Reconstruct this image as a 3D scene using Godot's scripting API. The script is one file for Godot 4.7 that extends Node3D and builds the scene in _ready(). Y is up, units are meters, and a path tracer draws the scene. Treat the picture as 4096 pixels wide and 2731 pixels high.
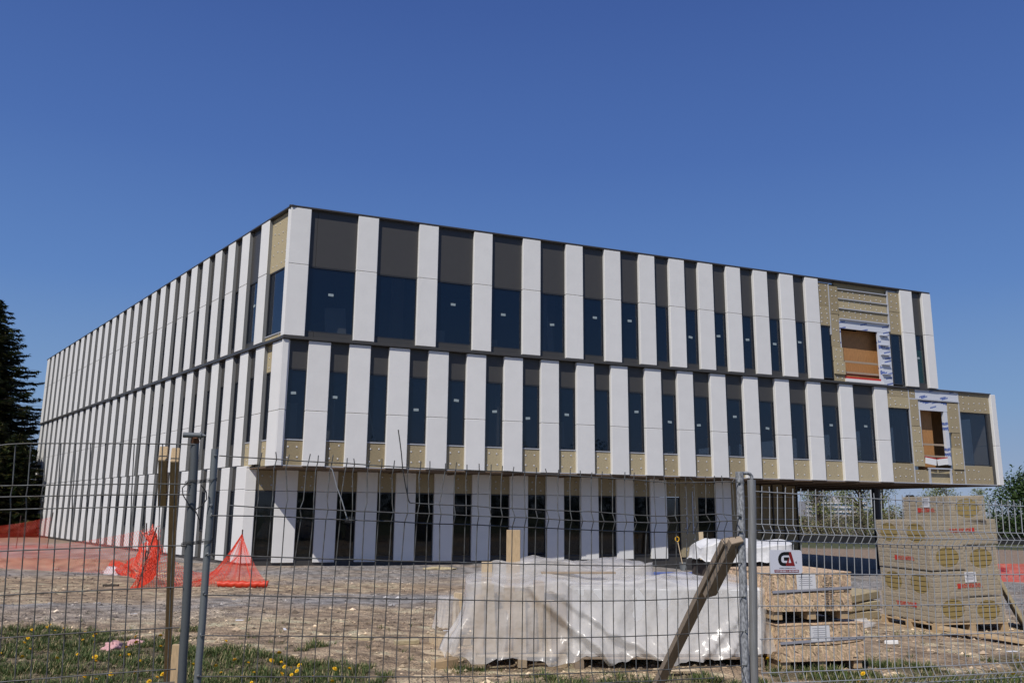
extends Node3D

# ---------------------------------------------------------------- layout constants (metres)
const EYE := 1.7
const CORNER := Vector3(-7.201, 0, -26.0)
const ANGLE_RIGHT := 0.38176
const ANGLE_LEFT := 2.24831
const ANGLE_GROUND := 0.33776
const FENCE_ORIGIN := Vector3(0, 0, -5.0)
const FENCE_ALONG := Vector3(0.9453, 0, -0.3261)
const FENCE_OUT := Vector3(0.3261, 0, 0.9453)

var rng := RandomNumberGenerator.new()
var noise := FastNoiseLite.new()
var M := {}
var boxes := {}
var taken := {}


# ---------------------------------------------------------------- mesh collector
class Shape:
	var v := PackedVector3Array()
	var n := PackedVector3Array()
	var c := PackedColorArray()
	var t := PackedVector2Array()
	var i := PackedInt32Array()
	var colored := false
	var tint := Color.WHITE

	func vert(p: Vector3, nor: Vector3, uv := Vector2.ZERO) -> int:
		v.push_back(p)
		n.push_back(nor)
		c.push_back(tint)
		t.push_back(uv)
		return v.size() - 1

	func tri(a: Vector3, b: Vector3, d: Vector3) -> void:   # counter-clockwise seen from outside
		var nor := (b - a).cross(d - a).normalized()
		var k := vert(a, nor, Vector2(0, 0))
		vert(b, nor, Vector2(1, 0))
		vert(d, nor, Vector2(1, 1))
		i.append_array([k, k + 2, k + 1])

	func quad(a: Vector3, b: Vector3, d: Vector3, e: Vector3) -> void:
		var nor := (b - a).cross(e - a)
		if nor.length_squared() < 1e-14:
			nor = (d - a).cross(e - a)
		nor = nor.normalized()
		var k := vert(a, nor, Vector2(0, 0))
		vert(b, nor, Vector2(1, 0))
		vert(d, nor, Vector2(1, 1))
		vert(e, nor, Vector2(0, 1))
		i.append_array([k, k + 2, k + 1, k, k + 3, k + 2])

	func box(x: Transform3D, s: Vector3, b := 0.0) -> void:
		var h := s * 0.5
		if b <= 0.0:
			var p := []
			for k in 8:
				p.append(x * Vector3(h.x if k & 1 else -h.x, h.y if k & 2 else -h.y, h.z if k & 4 else -h.z))
			quad(p[4], p[5], p[7], p[6])
			quad(p[1], p[0], p[2], p[3])
			quad(p[5], p[1], p[3], p[7])
			quad(p[0], p[4], p[6], p[2])
			quad(p[6], p[7], p[3], p[2])
			quad(p[0], p[1], p[5], p[4])
			return
		b = minf(b, minf(h.x, minf(h.y, h.z)) * 0.8)
		# each corner gives three points, one for each face that meets there
		var q := {}
		for sx in [-1, 1]:
			for sy in [-1, 1]:
				for sz in [-1, 1]:
					q[[sx, sy, sz, 0]] = x * Vector3(sx * h.x, sy * (h.y - b), sz * (h.z - b))
					q[[sx, sy, sz, 1]] = x * Vector3(sx * (h.x - b), sy * h.y, sz * (h.z - b))
					q[[sx, sy, sz, 2]] = x * Vector3(sx * (h.x - b), sy * (h.y - b), sz * h.z)
		for s1 in [-1, 1]:
			_face([q[[s1, -1, -1, 0]], q[[s1, 1, -1, 0]], q[[s1, 1, 1, 0]], q[[s1, -1, 1, 0]]], x.basis * Vector3(s1, 0, 0))
			_face([q[[-1, s1, -1, 1]], q[[1, s1, -1, 1]], q[[1, s1, 1, 1]], q[[-1, s1, 1, 1]]], x.basis * Vector3(0, s1, 0))
			_face([q[[-1, -1, s1, 2]], q[[1, -1, s1, 2]], q[[1, 1, s1, 2]], q[[-1, 1, s1, 2]]], x.basis * Vector3(0, 0, s1))
			for s2 in [-1, 1]:
				_face([q[[s1, s2, -1, 0]], q[[s1, s2, 1, 0]], q[[s1, s2, 1, 1]], q[[s1, s2, -1, 1]]], x.basis * Vector3(s1, s2, 0))
				_face([q[[s1, -1, s2, 0]], q[[s1, 1, s2, 0]], q[[s1, 1, s2, 2]], q[[s1, -1, s2, 2]]], x.basis * Vector3(s1, 0, s2))
				_face([q[[-1, s1, s2, 1]], q[[1, s1, s2, 1]], q[[1, s1, s2, 2]], q[[-1, s1, s2, 2]]], x.basis * Vector3(0, s1, s2))
				for s3 in [-1, 1]:
					_face([q[[s1, s2, s3, 0]], q[[s1, s2, s3, 1]], q[[s1, s2, s3, 2]]], x.basis * Vector3(s1, s2, s3))

	func _face(p: Array, out: Vector3) -> void:
		var turned: bool = (p[1] - p[0]).cross(p[2] - p[0]).dot(out) < 0.0
		if p.size() == 3:
			if turned:
				tri(p[0], p[2], p[1])
			else:
				tri(p[0], p[1], p[2])
		elif turned:
			quad(p[3], p[2], p[1], p[0])
		else:
			quad(p[0], p[1], p[2], p[3])

	func tube(p: Array, r: Variant, sides := 8, caps := true) -> void:
		var up := Vector3.UP
		var first := v.size()
		var count := p.size()
		var side := Vector3.ZERO
		for k in count:
			var d: Vector3 = (p[mini(k + 1, count - 1)] - p[maxi(k - 1, 0)]).normalized()
			if side == Vector3.ZERO:
				up = Vector3.UP if absf(d.y) < 0.9 else Vector3.RIGHT
				side = d.cross(up).normalized()
			side = (side - d * side.dot(d)).normalized()
			var over := side.cross(d).normalized()
			var rad: float = r[k] if r is Array else r
			for j in sides:
				var a := TAU * j / sides
				var o := side * cos(a) + over * sin(a)
				vert(p[k] + o * rad, o, Vector2(float(j) / sides, float(k)))
		for k in count - 1:
			for j in sides:
				var a := first + k * sides + j
				var b := first + k * sides + (j + 1) % sides
				i.append_array([a, b, b + sides, a, b + sides, a + sides])
		if caps:
			for e in [0, count - 1]:
				var d: Vector3 = (p[0] - p[1]).normalized() if e == 0 else (p[count - 1] - p[count - 2]).normalized()
				var mid := vert(p[e], d)
				for j in sides:
					vert(v[first + e * sides + j], d)
				for j in sides:
					var a := mid + 1 + j
					var b := mid + 1 + (j + 1) % sides
					if e == 0:
						i.append_array([mid, b, a])
					else:
						i.append_array([mid, a, b])

	func grid(nu: int, nv: int, f: Callable) -> void:      # f(u, v) -> Vector3; outside is d/du x d/dv
		var p := PackedVector3Array()
		for b in nv + 1:
			for a in nu + 1:
				p.push_back(f.call(float(a) / nu, float(b) / nv))
		var w := nu + 1
		var first := v.size()
		for b in nv + 1:
			for a in nu + 1:
				var du := p[b * w + mini(a + 1, nu)] - p[b * w + maxi(a - 1, 0)]
				var dv := p[mini(b + 1, nv) * w + a] - p[maxi(b - 1, 0) * w + a]
				vert(p[b * w + a], du.cross(dv).normalized(), Vector2(float(a) / nu, float(b) / nv))
		for b in nv:
			for a in nu:
				var k := first + b * w + a
				i.append_array([k, k + w + 1, k + 1, k, k + w, k + w + 1])

	func prism(outline: PackedVector2Array, y0: float, y1: float) -> void:   # outline in x, z
		var cut := Geometry2D.triangulate_polygon(outline)
		for k in range(0, cut.size(), 3):
			var a := outline[cut[k]]
			var b := outline[cut[k + 1]]
			var d := outline[cut[k + 2]]
			_face([Vector3(a.x, y1, a.y), Vector3(b.x, y1, b.y), Vector3(d.x, y1, d.y)], Vector3.UP)
			_face([Vector3(a.x, y0, a.y), Vector3(b.x, y0, b.y), Vector3(d.x, y0, d.y)], Vector3.DOWN)
		var wise := Geometry2D.is_polygon_clockwise(outline)
		for k in outline.size():
			var a := outline[k]
			var b := outline[(k + 1) % outline.size()]
			var out := Vector3(b.y - a.y, 0, a.x - b.x) * (-1.0 if wise else 1.0)
			_face([Vector3(a.x, y0, a.y), Vector3(b.x, y0, b.y), Vector3(b.x, y1, b.y), Vector3(a.x, y1, a.y)], out)

	func plate(outline: PackedVector2Array, z0: float, z1: float, x := Transform3D()) -> void:   # outline in x, y, thick along z
		var cut := Geometry2D.triangulate_polygon(outline)
		for k in range(0, cut.size(), 3):
			var a := outline[cut[k]]
			var b := outline[cut[k + 1]]
			var d := outline[cut[k + 2]]
			_face([x * Vector3(a.x, a.y, z1), x * Vector3(b.x, b.y, z1), x * Vector3(d.x, d.y, z1)], x.basis.z)
			_face([x * Vector3(a.x, a.y, z0), x * Vector3(b.x, b.y, z0), x * Vector3(d.x, d.y, z0)], -x.basis.z)
		var wise := Geometry2D.is_polygon_clockwise(outline)
		for k in outline.size():
			var a := outline[k]
			var b := outline[(k + 1) % outline.size()]
			var out := Vector3(b.y - a.y, a.x - b.x, 0) * (-1.0 if wise else 1.0)
			_face([x * Vector3(a.x, a.y, z0), x * Vector3(b.x, b.y, z0), x * Vector3(b.x, b.y, z1), x * Vector3(a.x, a.y, z1)], x.basis * out)

	func mesh() -> ArrayMesh:
		var a := []
		a.resize(Mesh.ARRAY_MAX)
		a[Mesh.ARRAY_VERTEX] = v
		a[Mesh.ARRAY_NORMAL] = n
		a[Mesh.ARRAY_TEX_UV] = t
		if colored:
			a[Mesh.ARRAY_COLOR] = c
		a[Mesh.ARRAY_INDEX] = i
		var m := ArrayMesh.new()
		m.add_surface_from_arrays(Mesh.PRIMITIVE_TRIANGLES, a)
		return m


# ---------------------------------------------------------------- node helpers
func numbered(called: String) -> String:
	taken[called] = taken.get(called, -1) + 1
	return called if taken[called] == 0 else "%s_%03d" % [called, taken[called]]


func tag(o: Node, label: String, category: String, group := "") -> void:
	o.set_meta("label", label)
	o.set_meta("category", category)
	if group:
		o.set_meta("group", group)


func thing(called: String, label: String, category: String, at := Vector3.ZERO, turn := 0.0, group := "") -> Node3D:
	var o := Node3D.new()
	o.name = numbered(called)
	add_child(o)
	o.position = at
	o.rotation.y = turn
	tag(o, label, category, group)
	return o


func put(called: String, m: Mesh, material: Material, parent: Node = null, x := Transform3D()) -> MeshInstance3D:
	var o := MeshInstance3D.new()
	o.mesh = m
	o.material_override = material
	o.transform = x
	if parent == null:
		o.name = numbered(called)
		add_child(o)
	else:
		o.name = called
		parent.add_child(o, true)
	return o


func structure(called: String, m: Mesh, material: Material, kind := "structure") -> MeshInstance3D:
	var o := put(called, m, material)
	o.set_meta("kind", kind)
	return o


func box_mesh(s: Vector3, bevel := 0.0) -> ArrayMesh:
	var key := "%.3f %.3f %.3f %.4f" % [s.x, s.y, s.z, bevel]
	if not boxes.has(key):
		var g := Shape.new()
		g.box(Transform3D(), s, bevel)
		boxes[key] = g.mesh()
	return boxes[key]


# a box between two corners of a frame (x along, y up, z out)
func slab(called: String, parent: Node, f: Transform3D, x0: float, x1: float, y0: float, y1: float, z0: float, z1: float, material: Material, bevel := 0.0) -> MeshInstance3D:
	var s := Vector3(absf(x1 - x0), absf(y1 - y0), absf(z1 - z0))
	var at := Vector3((x0 + x1) * 0.5, (y0 + y1) * 0.5, (z0 + z1) * 0.5)
	return put(called, box_mesh(s, bevel), material, parent, f * Transform3D(Basis(), at))


func aimed(a: Vector3, b: Vector3, roll := 0.0) -> Transform3D:      # x axis runs from a to b, origin in the middle
	var d := (b - a).normalized()
	var up := Vector3.UP if absf(d.y) < 0.95 else Vector3.BACK
	var z := d.cross(up).normalized()
	var y := z.cross(d).normalized()
	return Transform3D(Basis(d, y, z).rotated(d, roll), (a + b) * 0.5)


func ground_height(x: float, z: float) -> float:
	var far := smoothstep(-13.0, -25.0, z)
	var y := -0.12 * far
	var rough := 0.028 * noise.get_noise_2d(x * 6.0, z * 6.0) + 0.05 * noise.get_noise_2d(x * 1.3 + 70.0, z * 1.3) + 0.012 * noise.get_noise_2d(x * 22.0, z * 22.0 + 9.0)
	y += rough * (1.0 - 0.55 * smoothstep(-22.0, -27.0, z)) * smoothstep(4.0, -6.0, z) * smoothstep(-75.0, -40.0, z)
	# the dug dirt bank on the left, and low tyre ruts that cross the site
	y += 0.22 * exp(-pow((x + 15.0) / 5.0, 2.0) - pow((z + 27.5) / 1.3, 2.0))
	y -= 0.03 * exp(-pow((z + 15.6 + 0.16 * x) / 0.22, 2.0)) + 0.03 * exp(-pow((z + 17.4 + 0.16 * x) / 0.22, 2.0))
	# the ground falls away to the right behind the building's open end
	y -= 0.75 * smoothstep(-22.0, -35.0, z) * smoothstep(2.0, 12.0, x)
	return y


func on_ground(x: float, z: float, up := 0.0) -> Vector3:
	return Vector3(x, ground_height(x, z) + up, z)


# ---------------------------------------------------------------- materials
func grain(freq: float, low: float, high := 1.0, octaves := 4, seed_ := 1, kind := FastNoiseLite.TYPE_SIMPLEX_SMOOTH, size := 512, tone_low := Color.WHITE, tone_high := Color.WHITE) -> NoiseTexture2D:
	var f := FastNoiseLite.new()
	f.noise_type = kind
	f.frequency = freq
	f.fractal_octaves = octaves
	f.seed = seed_
	var t := NoiseTexture2D.new()
	t.width = size
	t.height = size
	t.seamless = true
	t.noise = f
	var g := Gradient.new()
	g.set_color(0, Color(low * tone_low.r, low * tone_low.g, low * tone_low.b).linear_to_srgb())
	g.set_color(1, Color(high * tone_high.r, high * tone_high.g, high * tone_high.b).linear_to_srgb())
	t.color_ramp = g
	return t


func relief(freq: float, octaves := 4, seed_ := 5, size := 512) -> NoiseTexture2D:
	var f := FastNoiseLite.new()
	f.frequency = freq
	f.fractal_octaves = octaves
	f.seed = seed_
	var t := NoiseTexture2D.new()
	t.width = size
	t.height = size
	t.seamless = true
	t.noise = f
	return t


# colour values are linear base colours
func mat(called: String, r: float, g: float, b: float, rough := 0.8, tex: Texture2D = null, scale_ := Vector3.ONE, world := true, metal := 0.0) -> StandardMaterial3D:
	var m := StandardMaterial3D.new()
	m.resource_name = called
	m.albedo_color = Color(r, g, b).linear_to_srgb()
	m.roughness = rough
	m.metallic = metal
	if tex:
		m.albedo_texture = tex
		m.uv1_triplanar = true
		m.uv1_world_triplanar = world
		m.uv1_triplanar_sharpness = 6.0
		m.uv1_scale = scale_
	M[called] = m
	return m


func bump(m: StandardMaterial3D, t: Texture2D, depth: float) -> void:
	m.heightmap_enabled = true
	m.heightmap_texture = t
	m.heightmap_scale = depth


func flake_texture() -> ImageTexture:
	var w := 512
	var im := Image.create(w, w, false, Image.FORMAT_RGB8)
	im.fill(Color(0.76, 0.65, 0.51))
	for k in 2600:
		var cx := rng.randf() * w
		var cy := rng.randf() * w
		var a := rng.randfn(0.9, 0.65)
		var long := rng.randf_range(14.0, 46.0)
		var wide := rng.randf_range(3.0, 9.0)
		var tone := rng.randf_range(0.74, 1.12)
		if rng.randf() < 0.07:
			tone *= 0.55
		var col := Color(minf(1.0, 0.87 * tone), 0.75 * tone * rng.randf_range(0.97, 1.03), 0.61 * tone)
		var d := Vector2(cos(a), sin(a))
		var e := Vector2(-d.y, d.x)
		for p in int(long):
			for q in int(wide):
				var at := Vector2(cx, cy) + d * (p - long * 0.5) + e * (q - wide * 0.5)
				im.set_pixel(posmod(int(at.x), w), posmod(int(at.y), w), col)
	return ImageTexture.create_from_image(im)


func membrane_texture() -> ImageTexture:
	# white sheathing membrane with slanted bands of blue print
	var w := 256
	var im := Image.create(w, w, false, Image.FORMAT_RGB8)
	im.fill(Color(0.86, 0.87, 0.88))
	for k in 9:
		var ox := rng.randi() % w
		var oy := rng.randi() % w
		var x := 0
		while x < 74:
			var lw := rng.randi_range(4, 9)
			for px in lw:
				for py in rng.randi_range(13, 17):
					im.set_pixel(posmod(ox + x + px, w), posmod(oy + py - (x + px) / 4, w), Color(0.16, 0.3, 0.62))
			x += lw + 2
	return ImageTexture.create_from_image(im)


func make_materials() -> void:
	var fine := grain(0.05, 0.86, 1.0, 5, 3)
	var blotch := grain(0.012, 0.945, 1.0, 4, 8)
	var fiber := grain(0.03, 0.66, 1.0, 5, 12)
	var streak := grain(0.02, 0.62, 1.0, 5, 14)
	var rust := grain(0.02, 0.4, 1.0, 5, 21, FastNoiseLite.TYPE_SIMPLEX_SMOOTH, 256, Color(1, 0.75, 0.55), Color.WHITE)
	var pits := relief(0.06)
	var weave := relief(0.15, 3, 6, 256)

	for k in 3:
		var tone: float = [0.755, 0.77, 0.745][k]
		var m := mat("panel_white_%d" % k, tone, tone * 0.995, tone * 0.965, 0.62, blotch, Vector3.ONE * 0.23)
		m.uv1_offset = Vector3(0.31 * k, 0.17 * k, 0)
		bump(m, pits, 0.12)
	mat("spandrel_brown", 0.056, 0.053, 0.048, 0.42, blotch, Vector3(0.6, 0.6, 0.6))
	mat("dark_metal", 0.05, 0.047, 0.045, 0.4)
	mat("tray_grey", 0.26, 0.265, 0.26, 0.5)
	mat("dark_frame", 0.03, 0.032, 0.036, 0.4)
	mat("zinc_trim", 0.52, 0.54, 0.58, 0.5, fine, Vector3.ONE * 2.0, true, 0.1)
	bump(mat("wool_board", 0.44, 0.365, 0.225, 0.95, fiber, Vector3(0.7, 3.5, 0.7)), weave, 0.6)
	bump(mat("wool_board_pale", 0.53, 0.445, 0.275, 0.95, fiber, Vector3(0.8, 3.0, 0.8)), weave, 0.6)
	bump(mat("wool_board_dark", 0.38, 0.31, 0.185, 0.95, fiber, Vector3(0.7, 3.8, 0.7)), weave, 0.6)
	mat("washer_grey", 0.62, 0.62, 0.63, 0.4)
	mat("plywood", 0.50, 0.25, 0.09, 0.7, streak, Vector3(2.4, 0.35, 2.4))
	mat("soffit_board", 0.16, 0.11, 0.07, 0.9, streak, Vector3(0.6, 0.6, 0.6))
	mat("concrete", 0.36, 0.35, 0.33, 0.9, blotch, Vector3.ONE * 0.5)
	mat("room_grey", 0.30, 0.30, 0.31, 0.9, blotch, Vector3.ONE * 0.3)
	mat("steel_paint", 0.045, 0.055, 0.08, 0.45)
	mat("drywall", 0.5, 0.55, 0.56, 0.9)
	mat("sticker", 0.28, 0.34, 0.36, 0.6)
	mat("red_board", 0.45, 0.03, 0.02, 0.6)
	mat("white_paint", 0.78, 0.78, 0.76, 0.5)
	mat("green_board", 0.06, 0.36, 0.13, 0.7)
	var mm := mat("membrane", 1, 1, 1, 0.45, membrane_texture(), Vector3.ONE * 0.9)
	mm.albedo_color = Color(0.93, 0.94, 0.96)

	var glass := mat("window_glass", 0.003, 0.010, 0.026, 0.02)
	glass.transparency = BaseMaterial3D.TRANSPARENCY_ALPHA
	glass.albedo_color.a = 0.46
	glass.metallic_specular = 0.5
	var low := mat("ground_glass", 0.004, 0.006, 0.007, 0.03)
	low.transparency = BaseMaterial3D.TRANSPARENCY_ALPHA
	low.albedo_color.a = 0.75

	mat("wire_grey", 0.17, 0.185, 0.19, 0.5, rust, Vector3.ONE * 3.0, true, 0.3)
	mat("wire_zinc", 0.40, 0.41, 0.415, 0.42, fine, Vector3.ONE * 1.7, true, 0.25)
	mat("wire_dark", 0.05, 0.055, 0.058, 0.5, rust, Vector3.ONE * 3.0, true, 0.4)
	mat("post_grey", 0.19, 0.205, 0.21, 0.5, fine, Vector3(5, 2, 5), true, 0.3)
	mat("post_dark", 0.12, 0.13, 0.135, 0.5, fine, Vector3(5, 2, 5), true, 0.3)
	mat("post_painted", 0.50, 0.52, 0.55, 0.7, grain(0.035, 0.18, 1.0, 4, 31), Vector3(3, 1.5, 3))
	mat("tube_zinc", 0.34, 0.34, 0.335, 0.45, streak, Vector3(12, 0.5, 12), true, 0.4)
	mat("rusty", 0.26, 0.13, 0.07, 0.85, rust, Vector3.ONE * 6.0)
	mat("cable_black", 0.012, 0.012, 0.013, 0.5)

	mat("timber_old", 0.44, 0.345, 0.25, 0.85, streak, Vector3(0.7, 14, 14), false)
	mat("timber_new", 0.58, 0.42, 0.24, 0.8, streak, Vector3(0.7, 11, 11), false)
	mat("timber_pale", 0.66, 0.52, 0.34, 0.8, streak, Vector3(0.7, 11, 11), false)
	mat("timber_end", 0.52, 0.38, 0.23, 0.9, fine, Vector3.ONE * 8.0)
	bump(mat("flakeboard", 0.95, 0.95, 0.95, 0.8, flake_texture(), Vector3.ONE * 0.85), weave, 0.2)
	mat("dark_wood", 0.07, 0.055, 0.045, 0.9, streak, Vector3.ONE)
	mat("paper_white", 0.72, 0.72, 0.73, 0.75, grain(0.06, 0.86, 1.0, 3, 61), Vector3(3, 3, 3))
	mat("ink_grey", 0.2, 0.2, 0.23, 0.8)
	mat("ink_red", 0.50, 0.035, 0.02, 0.5)
	mat("strap_grey", 0.30, 0.30, 0.34, 0.5)
	mat("sign_white", 0.66, 0.67, 0.74, 0.45)
	mat("ink_black", 0.008, 0.008, 0.009, 0.4)
	mat("ink_maroon", 0.22, 0.018, 0.018, 0.4)
	mat("bolt", 0.6, 0.6, 0.6, 0.3, null, Vector3.ONE, true, 0.8)

	var film := mat("plastic_film", 0.74, 0.71, 0.67, 0.3)
	film.transparency = BaseMaterial3D.TRANSPARENCY_ALPHA
	film.albedo_color.a = 0.42
	film.roughness = 0.27
	film.clearcoat_enabled = true
	film.clearcoat = 0.5
	film.clearcoat_roughness = 0.16
	bump(film, relief(0.02, 4, 44), 0.7)
	film.uv1_triplanar = true
	film.uv1_scale = Vector3.ONE * 0.8
	mat("white_wrap", 0.74, 0.735, 0.72, 0.4, fine, Vector3.ONE)
	var wrap := mat("bale_wrap", 0.62, 0.545, 0.43, 0.3)
	wrap.transparency = BaseMaterial3D.TRANSPARENCY_ALPHA
	wrap.albedo_color.a = 0.36
	wrap.roughness = 0.28
	wrap.clearcoat_enabled = true
	wrap.clearcoat = 0.3
	wrap.clearcoat_roughness = 0.25
	bump(wrap, relief(0.03, 4, 47), 0.8)
	wrap.uv1_triplanar = true
	wrap.uv1_world_triplanar = true
	wrap.uv1_scale = Vector3.ONE * 0.9
	bump(mat("wool_slab", 0.45, 0.365, 0.225, 0.95, fiber, Vector3(2, 6, 2)), weave, 0.5)
	mat("wool_open", 0.36, 0.265, 0.095, 0.95, fiber, Vector3(2, 6, 2))
	mat("wool_slab_dark", 0.30, 0.22, 0.09, 0.95, fiber, Vector3(2, 6, 2))

	var net := mat("net_orange", 0.72, 0.055, 0.018, 0.5)
	net.backlight_enabled = true
	net.backlight = Color(0.6, 0.1, 0.03)
	mat("stake", 0.06, 0.03, 0.022, 0.85)
	mat("silt_black", 0.012, 0.013, 0.016, 0.8)
	mat("pink_wool", 0.72, 0.42, 0.42, 0.95, fiber, Vector3.ONE * 6.0)
	mat("yellow_plastic", 0.75, 0.42, 0.02, 0.4)
	mat("blue_wrap", 0.12, 0.17, 0.42, 0.4)

	var leaf := mat("leaf_green", 1, 1, 1, 0.6)
	leaf.vertex_color_use_as_albedo = true
	leaf.backlight_enabled = true
	leaf.backlight = Color(0.35, 0.45, 0.2)
	var grass := mat("grass_blade", 1, 1, 1, 0.7)
	grass.vertex_color_use_as_albedo = true
	grass.backlight_enabled = true
	grass.backlight = Color(0.3, 0.4, 0.15)
	mat("bark", 0.11, 0.085, 0.065, 0.95, streak, Vector3(6, 1, 6))
	var stone := mat("stone", 1, 1, 1, 0.9)
	stone.vertex_color_use_as_albedo = true
	mat("dandelion_yellow", 0.80, 0.50, 0.01, 0.7)
	mat("stem_green", 0.10, 0.17, 0.03, 0.7)
	mat("far_concrete", 0.42, 0.41, 0.42, 0.9)
	mat("far_glass", 0.12, 0.2, 0.3, 0.2)
	mat("galvanised_pole", 0.62, 0.64, 0.66, 0.45, null, Vector3.ONE, true, 0.4)

	var soil := mat("soil", 1, 1, 1, 0.95)
	soil.vertex_color_use_as_albedo = true
	soil.albedo_texture = grain(0.03, 0.66, 1.0, 6, 71, FastNoiseLite.TYPE_SIMPLEX_SMOOTH, 1024, Color(1, 0.97, 0.95), Color.WHITE)
	soil.uv1_triplanar = true
	soil.uv1_world_triplanar = true
	soil.uv1_scale = Vector3.ONE * 0.37
	soil.detail_enabled = true
	soil.detail_blend_mode = BaseMaterial3D.BLEND_MODE_MUL
	soil.detail_albedo = grain(0.09, 0.55, 1.0, 4, 73, FastNoiseLite.TYPE_CELLULAR, 1024)
	soil.detail_uv_layer = BaseMaterial3D.DETAIL_UV_1
	bump(soil, relief(0.06, 5, 75, 1024), 5.0)


# ---------------------------------------------------------------- the start
func _ready() -> void:
	rng.seed = 20240511
	noise.seed = 7
	noise.frequency = 0.13
	noise.fractal_octaves = 3

	var cam := Camera3D.new()
	cam.name = "camera"
	cam.fov = 44.02
	cam.near = 0.05
	cam.far = 3000.0
	cam.transform = Transform3D(Basis(Vector3.RIGHT, 0.19789) * Basis(Vector3.BACK, 0.0093), Vector3(0, EYE, 0))
	add_child(cam)
	cam.current = true

	# clear sky, the same in every direction: colour (linear) by height above the horizon in degrees
	var heights := [-90.0, -1.0, 0.0, 2.7, 6.5, 14.0, 23.0, 33.0, 60.0, 90.0]
	var tones := [Color(0.16, 0.14, 0.11), Color(0.26, 0.27, 0.29), Color(0.33, 0.40, 0.53), Color(0.27, 0.365, 0.53), Color(0.20, 0.335, 0.56), Color(0.112, 0.23, 0.515), Color(0.072, 0.156, 0.423), Color(0.051, 0.111, 0.34), Color(0.038, 0.085, 0.28), Color(0.034, 0.077, 0.26)]
	var dome := Image.create(512, 256, false, Image.FORMAT_RGBF)
	for row in 256:
		var up := 90.0 - 180.0 * (row + 0.5) / 256.0
		var k := 0
		while k < heights.size() - 2 and up > heights[k + 1]:
			k += 1
		var tone: Color = tones[k].lerp(tones[k + 1], clampf((up - heights[k]) / (heights[k + 1] - heights[k]), 0.0, 1.0))
		dome.fill_rect(Rect2i(0, row, 512, 1), tone)
	var sky_look := PanoramaSkyMaterial.new()
	sky_look.panorama = ImageTexture.create_from_image(dome)
	var sky := Sky.new()
	sky.sky_material = sky_look
	var env := Environment.new()
	env.background_mode = Environment.BG_SKY
	env.sky = sky
	env.tonemap_mode = Environment.TONE_MAPPER_LINEAR
	env.tonemap_exposure = 1.0
	env.sdfgi_enabled = true
	env.ssao_enabled = true
	env.ssil_enabled = true
	var world := WorldEnvironment.new()
	world.name = "world"
	world.environment = env
	add_child(world)

	var sun := DirectionalLight3D.new()
	sun.name = "sun"
	sun.light_energy = 1.25
	sun.light_color = Color(1.0, 0.975, 0.94)
	sun.light_angular_distance = 0.53
	sun.shadow_enabled = true
	var az := deg_to_rad(-27.5)
	var el := deg_to_rad(50.3)
	var towards := Vector3(sin(az) * cos(el), sin(el), cos(az) * cos(el))
	sun.transform = Transform3D(Basis.looking_at(-towards), Vector3(0, 30, 0))
	add_child(sun)

	make_materials()
	build_ground()
	build_office()
	build_fences()
	build_materials_on_site()
	build_nets()
	build_background()
	build_grass()
	build_litter()
	print("built")


# ---------------------------------------------------------------- the ground
func soil_color(x: float, z: float) -> Color:
	var dirt := Color(0.62, 0.455, 0.295)
	var pale := Color(0.88, 0.68, 0.44)
	var gravel := Color(0.52, 0.49, 0.46)
	var turf := Color(0.22, 0.18, 0.095)
	var a := noise.get_noise_2d(x * 2.1 + 13.0, z * 4.5)
	var b := noise.get_noise_2d(x * 0.8 - 40.0, z * 1.7 + 22.0)
	var fleck := noise.get_noise_2d(x * 11.0 + 5.0, z * 17.0 - 9.0)
	var clod := noise.get_noise_2d(x * 27.0 - 3.0, z * 31.0)
	var c := dirt.lerp(pale, clampf(0.4 + 1.4 * a + 1.5 * fleck, 0.0, 1.0))
	# grey gravel: the pad along the building, and the strip of the driveway that crosses the site
	var edge := b * 3.0 + a * 1.2
	var drive := exp(-pow((z + 17.4 + 0.22 * x + edge) / 1.7, 2.0))
	var pad := smoothstep(-21.5, -24.0, z + edge * 0.8)
	var right := smoothstep(4.0, 8.0, x + edge) * smoothstep(-14.5, -17.5, z)
	var bank := exp(-pow((x + 15.5) / 5.5, 2.0) - pow((z + 27.0) / 1.6, 2.0))
	var g := clampf(maxf(maxf(pad, drive * 0.9), right) * (0.95 + 0.8 * a) - bank * 1.3, 0.0, 1.0)
	c = c.lerp(gravel, g)
	c = c.lerp(Color(0.62, 0.43, 0.28), clampf(bank, 0.0, 1.0) * 0.9)
	var mottle := clampf(1.0 + 0.9 * clod + 0.5 * fleck, 0.55, 1.35)
	c = Color(c.r * mottle, c.g * mottle, c.b * mottle)
	var t := grass_cover(x, z)
	c = c.lerp(turf, t * 0.85)
	if z < -42.0:
		var far := smoothstep(-42.0, -46.0, z)
		c = c.lerp(Color(0.55, 0.40, 0.28), far)
		c = c.lerp(Color(0.15, 0.165, 0.06), smoothstep(-65.0, -67.0, z + 3.0 * a))
		c = c.lerp(Color(0.16, 0.145, 0.085), smoothstep(-80.0, -84.0, z))
	if z > -5.0:
		c = c.lerp(Color(0.13, 0.15, 0.05), smoothstep(-5.0, -1.0, z))
	return c


func grass_cover(x: float, z: float) -> float:
	var line := -9.3
	if x < -1.5:
		line = lerpf(-9.5, -12.6, clampf((-1.5 - x) / 4.2, 0.0, 1.0))
	elif x > 2.0:
		line = lerpf(-9.2, -10.5, clampf((x - 2.0) / 3.0, 0.0, 1.0))
	else:
		line = -8.9
	var rag := 1.5 * noise.get_noise_2d(x * 5.0, z * 5.0 + 31.0) + 0.9 * noise.get_noise_2d(x * 14.0, z * 14.0)
	return smoothstep(-0.25, 0.35, z - line + rag) * (1.0 - smoothstep(-3.0, 0.0, z) * 0.0)


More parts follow.
